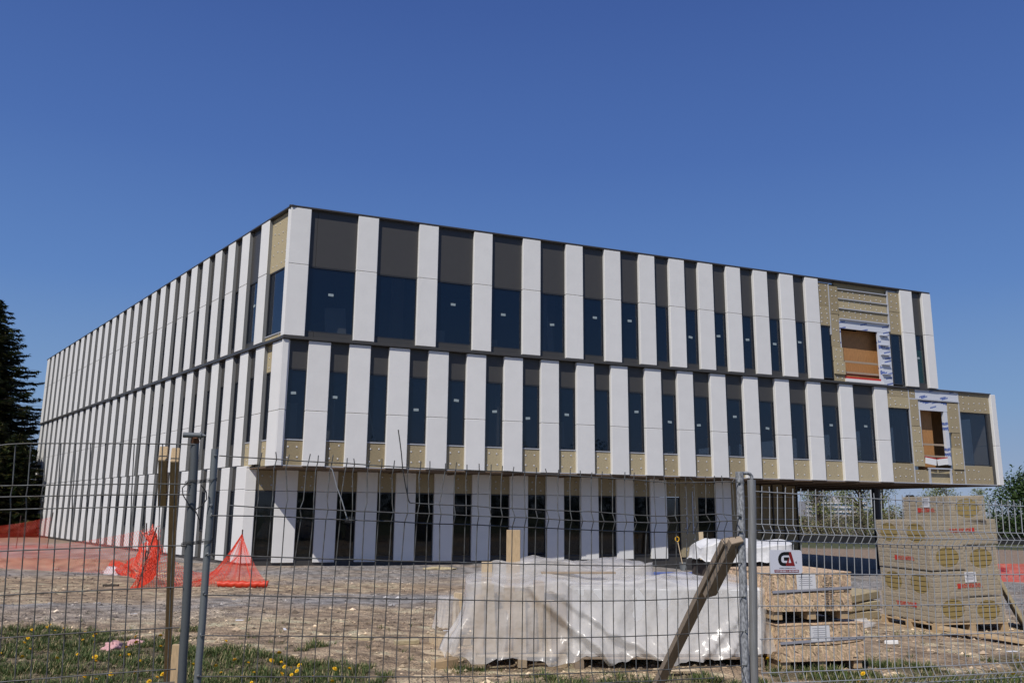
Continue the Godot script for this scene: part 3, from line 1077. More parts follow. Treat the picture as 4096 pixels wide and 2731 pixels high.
func post(parent: Node3D, called: String, a: Vector3, b: Vector3, r: float, m: Material) -> MeshInstance3D:
	var g := Shape.new()
	var d := b - a
	var p := []
	var rr := []
	for k in 13:
		var t := k / 12.0
		p.append(a + d * t - parent.position + Vector3(0.0015 * sin(k * 1.9), 0, 0.0015 * cos(k * 2.3)))
		rr.append(r * (1.0 + 0.012 * sin(k * 2.7)))
	g.tube(p, rr, 20)
	return put(called, g.mesh(), m, parent)


func weld(parent: Node3D, at: Vector3) -> void:
	var g := Shape.new()
	for k in 5:
		var o := Vector3(rng.randfn(0, 0.004), rng.randfn(0, 0.004), rng.randfn(0, 0.003))
		g.box(Transform3D(Basis.from_euler(Vector3(rng.randf(), rng.randf(), rng.randf()) * 3.0), at + o - parent.position), Vector3.ONE * rng.randf_range(0.006, 0.011), 0.002)
	put("weld_bead", g.mesh(), M.post_grey, parent)


func build_fences() -> void:
	# ---- panel at the left edge of the picture
	var a := thing("fence_panel", "grey welded wire fence panel at the left edge, top wire without spikes", "fence", fp(-2.2, 0), 0.0, "temporary wire fence panels")
	var rows := [2.024, 1.82, 1.766, 1.706, 1.511, 1.307, 1.112, 0.915, 0.86, 0.80, 0.60, 0.40, 0.20, 0.08]
	for k in rows.size():
		var p := []
		for j in 15:
			var s := -2.95 + j * 0.0858
			var h: float = rows[k] - 0.026 * pow(maxf(0.0, (-1.76 - s) / 0.9), 1.4)
			if k == 0 and s < -2.58:
				h -= (-2.58 - s) * 0.16
			p.append(fp(s, h, 0.028 if k == 2 or k == 8 else 0.0))
		wire(a, "horizontal_wire", p, 0.0031, M.wire_grey)
	for k in 17:
		var s0 := -2.877 + 0.067 * k
		var p := []
		for j in rows.size():
			var h: float = rows[j] - 0.026 * pow(maxf(0.0, (-1.76 - s0) / 0.9), 1.4)
			p.push_front(fp(s0 - (h - 1.3) * 0.045 + rng.randfn(0, 0.0008), h, (0.028 if j == 2 or j == 8 else 0.0) - 0.005))
		wire(a, "vertical_wire", p, 0.0029, M.wire_grey)
	post(a, "post", fp(-1.692, -0.1, -0.02), fp(-1.748, 2.05, -0.02), 0.0215, M.post_dark)
	var cap := Shape.new()
	var c0 := fp(-1.748, 2.072, 0.0) - a.position
	cap.tube([c0 - FENCE_ALONG * 0.062, c0 - FENCE_ALONG * 0.058, c0 + FENCE_ALONG * 0.02, c0 + FENCE_ALONG * 0.021, c0 + FENCE_ALONG * 0.028, c0 + FENCE_ALONG * 0.029, c0 + FENCE_ALONG * 0.055], [0.012, 0.0145, 0.0135, 0.021, 0.021, 0.014, 0.001], 14)
	put("post_cap", cap.mesh(), M.post_grey, a)
	var collar := Shape.new()
	collar.tube([c0 - Vector3(0, 0.034, 0) - FENCE_OUT * 0.02, c0 - Vector3(0, 0.006, 0)], [0.023, 0.017], 12)
	put("rusty_weld", collar.mesh(), M.rusty, a)

	# ---- panel in the middle, with its bent and broken wires
	var b := thing("fence_panel", "bent wire fence panel in the middle with spiked top and one wire curling up", "fence", fp(0, 0), 0.0, "temporary wire fence panels")
	var row1 := [[-1.623, 1.97], [-1.466, 1.964], [-1.013, 1.948], [-0.53, 1.932], [0.089, 1.922], [0.481, 1.906], [0.829, 1.895], [1.02, 1.879], [1.291, 1.888], [1.572, 1.899], [1.6, 1.89]]
	var row_c := [[-0.583, 1.737], [0.09, 1.711], [0.547, 1.697], [0.907, 1.677], [1.246, 1.684], [1.383, 1.694], [1.593, 1.681]]
	var row_a := [[-1.553, 1.713], [-1.449, 1.707], [-1.0, 1.696], [-0.659, 1.685], [0.09, 1.66], [0.423, 1.645], [0.941, 1.635], [1.281, 1.642], [1.521, 1.654]]
	var row_b := [[-1.64, 1.661], [-1.446, 1.663], [-0.942, 1.644], [0.091, 1.607], [0.535, 1.59], [0.987, 1.579], [1.242, 1.584], [1.429, 1.589], [1.556, 1.584]]
	var row5 := [[-1.65, 1.465], [-0.707, 1.427], [0.092, 1.40], [0.817, 1.38], [1.55, 1.391]]
	var row6 := [[-1.65, 1.268], [0.093, 1.193], [0.813, 1.181], [1.55, 1.184]]
	var row7 := [[-1.65, 1.07], [0.095, 0.991], [0.695, 0.978], [1.545, 0.978]]
	var row8 := [[-1.65, 0.876], [-1.392, 0.863], [-0.204, 0.80], [0.804, 0.781], [1.54, 0.778]]
	var row9 := [[-1.64, 0.812], [0.0, 0.742], [1.3, 0.722]]
	var row10 := [[-1.65, 0.765], [0.0, 0.69], [1.54, 0.67]]
	var rest := [0.49, 0.29, 0.09]
	var outs := [[row1, 0.0], [row_c, 0.0], [row_a, 0.034], [row_b, 0.0], [row5, 0.0], [row6, 0.0], [row7, 0.0], [row8, 0.0], [row9, 0.034], [row10, 0.0]]
	for q in outs:
		var line: Array = q[0]
		var p := []
		var n := 24
		for j in n + 1:
			var s: float = lerpf(line[0][0], line[-1][0], float(j) / n)
			p.append(fp(s, along(line, s) + rng.randfn(0, 0.0012), q[1] + rng.randfn(0, 0.0015)))
		wire(b, "horizontal_wire", p, 0.0031, M.wire_grey)
	for h in rest:
		wire(b, "horizontal_wire", [fp(-1.65, h + 0.03), fp(0, h), fp(1.54, h - 0.01)], 0.0031, M.wire_grey)
	wire(b, "bent_wire", [fp(-0.583, 1.737), fp(-0.596, 1.739, 0.004), fp(-0.607, 1.755, 0.008), fp(-0.615, 1.79, 0.01), fp(-0.625, 1.827, 0.012), fp(-0.644, 1.92, 0.01), fp(-0.656, 2.018, 0.008), fp(-0.668, 2.09, 0.008), fp(-0.678, 2.143, 0.01)], 0.0031, M.wire_dark)
	wire(b, "loose_wire", [fp(-1.047, 1.922, 0.01), fp(-1.036, 1.912, 0.012), fp(-1.029, 1.895, 0.013), fp(-1.006, 1.82, 0.013), fp(-0.975, 1.747, 0.014), fp(-0.942, 1.65, 0.012)], 0.0032, M.wire_zinc)
	for k in 42:
		var s0 := -1.432 + 0.0719 * k
		var top := along(row1, s0)
		var lean := -0.028 * (s0 + 0.3) * 0.5 + 0.02
		var wob := 0.006 if absf(s0 + 1.0) < 0.6 or s0 > 0.7 else 0.0018
		var spike := rng.randf_range(0.028, 0.042)
		var sway := rng.randfn(0.0, 0.008) + (rng.randfn(0.0, 0.03) if rng.randf() < 0.15 else 0.0)
		var p := [fp(s0, 0.05), fp(s0, 0.4), fp(s0, along(row10, s0), -0.005), fp(s0, along(row9, s0), 0.029), fp(s0, along(row8, s0), -0.005)]
		for line in [row7, row6, row5]:
			var h := along(line, s0)
			p.append(fp(s0 + lean * (h - 1.0) + rng.randfn(0, wob * 0.4), h, -0.005))
		var sh := lean * 0.62 + rng.randfn(0, wob)
		p.append(fp(s0 + sh, along(row_b, s0), -0.005))
		p.append(fp(s0 + sh + rng.randfn(0, wob), along(row_a, s0), 0.029))
		if s0 > -0.6:
			p.append(fp(s0 + sh + rng.randfn(0, wob), along(row_c, s0), -0.005))
		else:
			p.append(fp(s0 + sh + rng.randfn(0, wob), along(row_a, s0) + 0.045, -0.002))
		var e := sh + rng.randfn(0, wob)
		p.append(fp(s0 + e, top - 0.05, -0.005))
		p.append(fp(s0 + e + 0.3 * lean, top, -0.005))
		p.append(fp(s0 + e + 0.3 * lean + sway * 0.5, top + spike, -0.005))
		wire(b, "vertical_wire", p, 0.0029, M.wire_grey)
	post(b, "post", fp(-1.641, -0.1, -0.02), fp(-1.646, 2.005, -0.02), 0.0182, M.post_grey)
	for h in [1.972, 1.71, 1.663, 1.466, 1.27, 1.072, 0.878]:
		weld(b, fp(-1.643, h, 0.0))
	post(b, "painted_post", fp(1.545, -0.1, -0.02), fp(1.578, 1.962, -0.02), 0.0255, M.post_painted)
	for h in [1.898, 1.682, 1.585, 1.186, 0.98, 0.78]:
		weld(b, fp(1.552, h, 0.006))
	wire(b, "hook", [fp(1.585, 1.951, -0.02), fp(1.635, 1.955, -0.02), fp(1.655, 1.95, -0.02), fp(1.667, 1.935, -0.02), fp(1.668, 1.88, -0.02)], 0.0115, M.post_painted)

	# ---- panel on the right
	var c := thing("fence_panel", "straight galvanised wire fence panel on the right carrying the white sign", "fence", fp(2.9, 0), 0.0, "temporary wire fence panels")
	var lines := [[1.839, 1.768, 0.0], [1.631, 1.577, 0.0], [1.58, 1.526, 0.034], [1.529, 1.48, 0.0], [1.326, 1.29, 0.0], [1.126, 1.091, 0.0], [0.928, 0.897, 0.0], [0.727, 0.698, 0.0], [0.671, 0.641, 0.034], [0.63, 0.601, 0.0], [0.43, 0.4, 0.0], [0.23, 0.2, 0.0], [0.08, 0.06, 0.0]]
	for q in lines:
		var p := []
		for j in 13:
			var t := j / 12.0
			p.append(fp(lerpf(1.66, 4.25, t), lerpf(q[0], q[1] - 0.008, t) - 0.006 * sin(t * PI), q[2]))
		wire(c, "horizontal_wire", p, 0.0032, M.wire_zinc)
	for k in 42:
		var s0 := 1.705 + 0.0605 * k
		var t := (s0 - 1.66) / 2.5
		var p := []
		for j in range(lines.size() - 1, -1, -1):
			var q: Array = lines[j]
			var h: float = lerpf(q[0], q[1], t) - 0.006 * sin(t * PI)
			p.append(fp(s0 + (h - 1.396) * (0.057 - 0.02 * t), h, q[2] - 0.005))
		var top: float = lerpf(1.839, 1.768, t) - 0.006 * sin(t * PI)
		p.append(fp(s0 + (top - 1.36) * (0.057 - 0.02 * t) + (0.012 if k == 10 else rng.randfn(0, 0.002)), top + rng.randf_range(0.03, 0.038), -0.005))
		wire(c, "vertical_wire", p, 0.0031, M.wire_zinc)
	post(c, "tube_post", fp(1.585, -0.1, -0.02), fp(1.667, 1.912, -0.02), 0.0262, M.tube_zinc)

	# ---- ties that bind the two left posts
	for q in [[1.83, "tie_wire"], [1.52, "tie_wire"]]:
		var h: float = q[0]
		var g := Shape.new()
		for turn in 3:
			var p := []
			for j in 25:
				var an := TAU * j / 24.0
				var mid := -1.69 + (h - 1.2) * -0.02
				p.append(fp(mid + 0.078 * cos(an), h + 0.006 * turn - 0.006 * sin(an * 2.0) + 0.012 * cos(an), -0.02 + 0.027 * sin(an) * (1.0 + 0.12 * turn)))
			g.tube(p, 0.0014, 5)
		var o := put("tie_wire", g.mesh(), M.cable_black)
		tag(o, "thin black wire lashing the two grey posts together %s" % ("near the top" if h > 1.6 else "halfway down"), "wire", "tie wires")
	var g2 := Shape.new()
	var loop := []
	for q in [[-1.765, 1.83], [-1.79, 1.80], [-1.785, 1.765], [-1.755, 1.72], [-1.715, 1.68], [-1.695, 1.64], [-1.69, 1.60]]:
		loop.append(fp(q[0], q[1], 0.012))
	g2.tube(loop, 0.0032, 6)
	loop = []
	for q in [[-1.70, 1.815], [-1.672, 1.78], [-1.668, 1.745], [-1.685, 1.715], [-1.72, 1.69]]:
		loop.append(fp(q[0], q[1], 0.014))
	g2.tube(loop, 0.0034, 6)
	tag(put("cable_tie", g2.mesh(), M.cable_black), "black cable tie hanging in a loop from the left post", "cable tie")

	# ---- timber braces propping the fence from behind
	brace("old grey timber brace with a doubled head leaning on the painted right post", Vector3(1.402, 1.53, -5.56), Vector3(1.10, -0.02, -7.55), M.timber_old, true)
	brace("pale timber brace sloping back from the fence beside the dark left post", Vector3(-1.757, 1.972, -4.45), Vector3(-2.9, -0.02, -7.62), M.timber_new, false)
	var st := put("timber_stake", box_mesh(Vector3(0.8, 0.09, 0.045), 0.004), M.timber_new, null, Transform3D(Basis(Vector3.UP, Vector3.RIGHT, Vector3.FORWARD), Vector3(-2.72, 0.2, -7.3)))
	tag(st, "short pale stake driven in at the foot of the left brace", "stake")

	build_sign()


func brace(label: String, a: Vector3, b: Vector3, m: Material, wide: bool) -> void:
	var t := thing("timber_brace", label, "brace", b, 0.0, "timber fence braces")
	var x := aimed(a, b, PI / 2 - 0.25 if wide else 0.0)
	x.origin -= b
	var long := a.distance_to(b)
	put("plank", box_mesh(Vector3(long, 0.09, 0.042), 0.004), m, t, x)
	var side := x.basis.z
	var d := x.basis.x
	var head := x
	if wide:
		head.origin += side * 0.046 - d * (long * 0.5 - 0.25) + x.basis.y * 0.012
		put("head_plank", box_mesh(Vector3(0.62, 0.09, 0.045), 0.004), m, t, head)
	else:
		head.origin -= side * 0.058 + d * (long * 0.5 - 0.22)
		put("head_plank", box_mesh(Vector3(0.46, 0.09, 0.042), 0.004), m, t, head)


func build_sign() -> void:
	var f := Transform3D(Basis(FENCE_ALONG, Vector3.UP, FENCE_OUT), fp(1.876, 1.395, 0.012))
	f.basis = f.basis.rotated(FENCE_OUT, -0.012)
	var t := Node3D.new()
	t.name = numbered("company_sign")
	add_child(t)
	t.transform = f
	tag(t, "white rental company sign with black and maroon letters wired to the right fence panel", "sign")
	var w := 0.122
	var h := 0.0735
	var r := 0.018
	var outline := PackedVector2Array([Vector2(-w, -h)])
	for q in [[w - r, -h + r, -PI / 2], [w - r, h - r, 0.0]]:
		for k in 7:
			var an: float = q[2] + PI / 2 * k / 6.0
			outline.append(Vector2(q[0] + r * cos(an), q[1] + r * sin(an)))
	outline.append(Vector2(-w, h))
	var g := Shape.new()
	g.plate(outline, 0.0, 0.003)
	put("board", g.mesh(), M.sign_white, t)
	# the big letter G: a slanted open ring with an inner bar
	var px := func(x: float, y: float) -> Vector2: return Vector2((x - 553.0) * 0.000468, (653.0 - y) * 0.000402)
	var gl := Shape.new()
	var outer := [[603, 497], [520, 499], [478, 512], [445, 540], [425, 580], [420, 620], [428, 665], [448, 698], [480, 714], [520, 717], [540, 716], [548, 670]]
	var inner := [[500, 668], [478, 655], [470, 630], [470, 600], [478, 572], [495, 556], [520, 550], [598, 549]]
	var poly := PackedVector2Array()
	for q in outer:
		poly.append(px.call(q[0], q[1]))
	for q in inner:
		poly.append(px.call(q[0], q[1]))
	gl.plate(poly, 0.0032, 0.0042)
	var bar := PackedVector2Array()
	for q in [[515, 582], [598, 582], [590, 610], [568, 632], [515, 632]]:
		bar.append(px.call(q[0], q[1]))
	gl.plate(bar, 0.0032, 0.0042)
	put("letter_g", gl.mesh(), M.ink_black, t)
	var al := Shape.new()
	for q in [[[605, 497], [636, 500], [692, 717], [540, 717], [552, 668], [634, 668], [598, 549]], [[598, 582], [604, 600], [588, 668], [560, 668], [570, 632]]]:
		var pl := PackedVector2Array()
		for e in q:
			pl.append(px.call(e[0], e[1]))
		al.plate(pl, 0.0032, 0.0042)
	put("letter_a", al.mesh(), M.ink_maroon, t)
	var strip := Shape.new()
	strip.box(Transform3D(Basis(), Vector3(0.0, -0.0575, 0.0036)), Vector3(0.186, 0.0165, 0.0008))
	var s := put("phone_strip", strip.mesh(), M.ink_maroon, t)
	text("phone_number", "1 877 589-8484  I  450 589-8484", 0.0105, 0.178, M.sign_white, s, Vector3(0.0, -0.0575, 0.0042), true)
	text("company_name", "LOCATION CLÔTURES", 0.0075, 0.078, M.ink_black, t, Vector3(-0.017, -0.0385, 0.0032), true)
	text("company_name", "Avant-Garde", 0.0075, 0.046, M.ink_maroon, t, Vector3(0.046, -0.0385, 0.0032), false)
	var bolt := Shape.new()
	bolt.tube([Vector3(0.072, 0.001, 0.003), Vector3(0.072, 0.001, 0.007), Vector3(0.072, 0.001, 0.009)], [0.005, 0.005, 0.002], 12)
	put("bolt", bolt.mesh(), M.bolt, t)


func text(called: String, words: String, high: float, wide: float, m: Material, parent: Node, at: Vector3, bold: bool, turn := Basis()) -> void:
	var font := SystemFont.new()
	font.font_names = PackedStringArray(["Droid Sans"])
	font.font_weight = 700 if bold else 400
	var tm := TextMesh.new()
	tm.font = font
	tm.text = words
	tm.font_size = 32
	tm.pixel_size = 0.01
	tm.depth = 0.02
	var box := tm.get_aabb()
	var k := Vector3(wide / maxf(box.size.x, 0.01), high / maxf(box.size.y, 0.01), 0.04)
	var b := turn * Basis.from_scale(k)
	put(called, tm, m, parent, Transform3D(b, at - b * box.get_center()))


# ---------------------------------------------------------------- stored building materials
func pallet(label: String, at: Vector3, turn: float, long: float, wide: float, m: Material, group := "pallets") -> Node3D:
	var t := thing("pallet", label, "pallet", at, turn, group)
	for k in 5:
		var z := (k / 4.0 - 0.5) * (wide - 0.1)
		put("deck_board", box_mesh(Vector3(long, 0.018, 0.1), 0.002), m, t, Transform3D(Basis(), Vector3(0, 0.121, z)))
	for k in 3:
		var x := (k / 2.0 - 0.5) * (long - 0.09)
		put("stringer", box_mesh(Vector3(0.09, 0.018, wide), 0.002), m, t, Transform3D(Basis(), Vector3(x, 0.102, 0)))
		for j in 3:
			var z := (j / 2.0 - 0.5) * (wide - 0.12)
			put("block", box_mesh(Vector3(0.1, 0.075, 0.12), 0.003), m, t, Transform3D(Basis(), Vector3(x, 0.0555, z)))
		put("base_board", box_mesh(Vector3(0.1, 0.018, wide), 0.002), m, t, Transform3D(Basis(), Vector3(x, 0.009, 0)))
	return t


func bale_wrap(l: float, h: float, w: float) -> ArrayMesh:
	if boxes.has("bale wrap"):
		return boxes["bale wrap"]
	var g := Shape.new()
	var x := l * 0.5 + 0.006
	var y := h * 0.5 + 0.005
	var z := w * 0.5 + 0.006
	var wav := func(p: float, q: float) -> float: return 0.004 * noise.get_noise_2d(p * 60.0, q * 60.0)
	g.grid(16, 6, func(a: float, b: float) -> Vector3: return Vector3(lerpf(-x, x, a), lerpf(-y, y, b), z + wav.call(a, b)))
	g.grid(16, 6, func(a: float, b: float) -> Vector3: return Vector3(lerpf(x, -x, a), lerpf(-y, y, b), -z - wav.call(a, b + 5.0)))
	g.grid(16, 6, func(a: float, b: float) -> Vector3: return Vector3(lerpf(-x, x, a), y + wav.call(a, b + 9.0), lerpf(z, -z, b)))
	g.grid(16, 6, func(a: float, b: float) -> Vector3: return Vector3(lerpf(-x, x, a), -y, lerpf(-z, z, b)))
	for sx in [-1.0, 1.0]:
		for k in 32:
			var p := []
			for j in [k, k + 1]:
				var an: float = TAU * j / 32.0
				var c := Vector2(cos(an), sin(an))
				var q := c / maxf(absf(c.x), absf(c.y))
				p.append(Vector3(sx * (x + 0.004), c.y * 0.145, c.x * 0.2))
				p.append(Vector3(sx * x, q.y * y, q.x * z))
			g._face([p[0], p[1], p[3], p[2]], Vector3(sx, 0, 0))
	boxes["bale wrap"] = g.mesh()
	return boxes["bale wrap"]


func end_strips() -> ArrayMesh:      # the bare wool seen in the round hole of the wrap, slab by slab
	if boxes.has("end strips"):
		return boxes["end strips"]
	var g := Shape.new()
	for k in 5:
		var y0 := (k / 5.0 - 0.5) * 0.365 + 0.005
		var y1 := ((k + 1) / 5.0 - 0.5) * 0.365 - 0.005
		y0 = clampf(y0, -0.142, 0.142)
		y1 = clampf(y1, -0.142, 0.142)
		for j in 4:
			var a := lerpf(y0, y1, j / 4.0)
			var b := lerpf(y0, y1, (j + 1) / 4.0)
			var wa := 0.198 * sqrt(maxf(0.0, 1.0 - pow(a / 0.144, 2.0)))
			var wb := 0.198 * sqrt(maxf(0.0, 1.0 - pow(b / 0.144, 2.0)))
			g._face([Vector3(0.003, a, -wa), Vector3(0.003, a, wa), Vector3(0.003, b, wb), Vector3(0.003, b, -wb)], Vector3.RIGHT)
	boxes["end strips"] = g.mesh()
	return boxes["end strips"]


func bale(label: String, x: Transform3D, print_side: float, flipped: bool, paper: bool) -> void:
	var t := thing("insulation_bale", label, "bale", Vector3.ZERO, 0.0, "plastic wrapped insulation bales")
	t.transform = x
	var l := 1.19
	var h := 0.365
	var w := 0.59
	for k in 5:
		var y := (k + 0.5) / 5.0 * h - h * 0.5
		var m: Material = M.wool_slab if k % 2 else M.wool_slab_dark
		put("wool_slab", box_mesh(Vector3(l, h / 5.0 - 0.009, w), 0.009), M.wool_slab, t, Transform3D(Basis(), Vector3(rng.randfn(0, 0.002), y, rng.randfn(0, 0.002))))
	put("wrap", bale_wrap(l, h, w), M.bale_wrap, t)
	for e in [-1.0, 1.0]:
		put("end_opening", end_strips(), M.wool_open, t, Transform3D(Basis(Vector3.UP, 0.0 if e > 0.0 else PI), Vector3(e * (l * 0.5 + 0.001), 0, 0)))
	if print_side != 0.0:
		var turn := Basis() if print_side > 0.0 else Basis(Vector3.UP, PI)
		if flipped:
			turn = turn * Basis(Vector3.BACK, PI)
		var out := turn * Vector3(0, -0.03, 0) + Vector3(0, 0, print_side * (w * 0.5 + 0.011))
		text("print", "ROCKWOOL", 0.06, 0.38, M.ink_red, t, out + turn * Vector3(0.06, 0, 0), true, turn)
		put("print_mark", box_mesh(Vector3(0.07, 0.07, 0.002)), M.ink_red, t, Transform3D(turn, out + turn * Vector3(-0.16, 0, 0)))
		if paper:
			var o := put("paper_label", box_mesh(Vector3(0.2, 0.15, 0.002)), M.paper_white, t, Transform3D(Basis(), Vector3(-0.2 if flipped else 0.05, 0.09, print_side * (w * 0.5 + 0.012))))
			for k in 5:
				put("label_line", box_mesh(Vector3(0.15 - 0.02 * (k % 3), 0.008, 0.001)), M.ink_grey, o, Transform3D(Basis(), Vector3(-0.005 * k, 0.055 - 0.022 * k, print_side * 0.002)))


func bale_stack() -> void:
	var phi := deg_to_rad(14.0)
	var corner := on_ground(6.30, -12.97)
	corner.y = 0.0
	var a := Vector3(-sin(phi), 0, -cos(phi))     # along the left faces, away from the fence
	var b := Vector3(cos(phi), 0, -sin(phi))      # along the right faces
	var lean := Basis(a, -0.022)
	var middle := corner + (a + b) * 0.6
	pallet("pale pallet carrying the tall stack of insulation bales", Vector3(middle.x, ground_height(middle.x, middle.z) - 0.005, middle.z), phi, 1.25, 1.25, M.timber_new)
	var base := ground_height(middle.x, middle.z) + 0.13
	var names := ["bottom", "second lowest", "third lowest", "fourth"]
	for k in 4:
		var y := base + 0.1865 + 0.374 * k
		var even := k % 2 == 0      # long side on the left
		for j in 2:
			var c: Vector3
			var fr: Basis
			if even:
				c = middle + b * (0.305 * (1 if j else -1))
				fr = Basis(-a, Vector3.UP, b * -1.0)      # x toward the fence, z toward the left
			else:
				c = middle + a * (0.305 * (1 if j else -1))
				fr = Basis(b, Vector3.UP, -a)
			if fr.determinant() < 0:
				fr.x = -fr.x
			c += Vector3(rng.randfn(0, 0.012), 0, rng.randfn(0, 0.012))
			c.y = y - (c - middle).dot(b) * 0.03
			fr = Basis(Vector3.UP, rng.randfn(0, 0.012)) * (Basis(a, -0.03) * fr)
			var where: String = ("left" if j == 0 else "right") + " bale of the " + names[k] + " layer" if even else ("front" if j == 0 else "rear") + " bale of the " + names[k] + " layer"
			bale("wrapped wool bale, " + where + " in the stack", Transform3D(fr, c), 1.0 if j == 0 else 0.0, k == 0 or k == 3, k == 1)
	var top := middle + b * 0.18 - a * 0.0
	top.y = base + 0.1865 + 0.374 * 4 - 0.012
	var ft := Basis(-a, Vector3.UP, -b)
	if ft.determinant() < 0:
		ft.x = -ft.x
	bale("single wrapped mineral wool bale lying on top of the stack", Transform3D(Basis(Vector3.UP, -0.12) * Basis(a, -0.02) * ft, top), 1.0, false, true)


func crate(label: String, at: Vector3, turn: float, wide: float, deep: float, y0: float, y1: float, gap: float, bow: float, label_x: float) -> void:
	# flakeboard packing crate: two front boards with a bowed joint, lid, side boards, straps, paper label, skids
	var t := thing("flakeboard_crate", label, "crate", at, turn, "flakeboard crates beside the plastic sheet")
	var h := y1 - y0
	put("core", box_mesh(Vector3(wide - 0.03, h - 0.02, deep - 0.05)), M.dark_wood, t, Transform3D(Basis(), Vector3(0, y0 + h * 0.5, -deep * 0.5 - 0.005)))
	for part in 2:
		var g := Shape.new()
		var n := 16
		for k in n:
			var x0 := (float(k) / n - 0.5) * wide
			var x1 := (float(k + 1) / n - 0.5) * wide
			var j0 := y0 + h * (0.5 + gap) - bow * sin(PI * float(k) / n)
			var j1 := y0 + h * (0.5 + gap) - bow * sin(PI * float(k + 1) / n)
			var lo0 := y0 if part == 0 else j0 + 0.012
			var lo1 := y0 if part == 0 else j1 + 0.012
			var hi0 := j0 if part == 0 else y1 - 0.012
			var hi1 := j1 if part == 0 else y1 - 0.012
			var zf := 0.0 if part == 0 else 0.006
			g._face([Vector3(x0, lo0, zf), Vector3(x1, lo1, zf), Vector3(x1, hi1, zf), Vector3(x0, hi0, zf)], Vector3.BACK)
			g._face([Vector3(x0, hi0, zf), Vector3(x1, hi1, zf), Vector3(x1, hi1, -0.018), Vector3(x0, hi0, -0.018)], Vector3.UP)
			g._face([Vector3(x0, lo0, zf), Vector3(x1, lo1, zf), Vector3(x1, lo1, -0.018), Vector3(x0, lo0, -0.018)], Vector3.DOWN)
		for e in [-0.5, 0.5]:
			g._face([Vector3(e * wide, y0 if part == 0 else y0 + h * (0.5 + gap) + 0.012, 0.0), Vector3(e * wide, y0 + h * (0.5 + gap) if part == 0 else y1 - 0.012, 0.0), Vector3(e * wide, y0 + h * (0.5 + gap) if part == 0 else y1 - 0.012, -0.018), Vector3(e * wide, y0 if part == 0 else y0 + h * (0.5 + gap) + 0.012, -0.018)], Vector3(e, 0, 0))
		put("front_board", g.mesh(), M.flakeboard, t)
	for e in [-1.0, 1.0]:
		put("side_board", box_mesh(Vector3(0.016, h - 0.014, deep - 0.04), 0.002), M.flakeboard, t, Transform3D(Basis(), Vector3(e * (wide * 0.5 - 0.008), y0 + h * 0.5, -deep * 0.5 - 0.01)))
	put("lid", box_mesh(Vector3(wide + 0.02, 0.014, deep), 0.002), M.flakeboard, t, Transform3D(Basis(Vector3.BACK, 0.012), Vector3(0, y1 - 0.003, -deep * 0.5 + 0.012)))
	put("strap", box_mesh(Vector3(wide, 0.028, 0.002)), M.strap_grey, t, Transform3D(Basis(Vector3.BACK, 0.045), Vector3(0.0, y0 + h * 0.56, 0.012)))
	var paper := put("paper_label", box_mesh(Vector3(0.235, 0.165, 0.002)), M.paper_white, t, Transform3D(Basis(Vector3.BACK, 0.02), Vector3(label_x, y1 - 0.1, 0.012)))
	for k in 5:
		put("label_line", box_mesh(Vector3(0.17 - 0.03 * (k % 2), 0.004, 0.001)), M.ink_grey, paper, Transform3D(Basis(), Vector3(-0.01, 0.055 - 0.022 * k, 0.0015)))
	if bow == 0.0:
		for k in 34:
			put("stencil_mark", box_mesh(Vector3(0.045, 0.006, 0.001)), M.dark_wood, t, Transform3D(Basis(Vector3.BACK, rng.randfn(0.05, 0.08)), Vector3(0.18 + 0.06 * (k % 2) + rng.randfn(0, 0.006), y0 + 0.04 + 0.02 * (k / 2), 0.0085)))
	for k in 3:
		put("skid", box_mesh(Vector3(0.1, 0.09, deep - 0.05), 0.004), M.timber_new, t, Transform3D(Basis(), Vector3((k - 1) * wide * 0.42, y0 - 0.047, -deep * 0.5)))
	for k in 2:
		put("cross_runner", box_mesh(Vector3(wide - 0.1, 0.02, 0.09), 0.003), M.dark_wood, t, Transform3D(Basis(), Vector3(0, y0 - 0.1, -0.25 - 0.6 * k)))


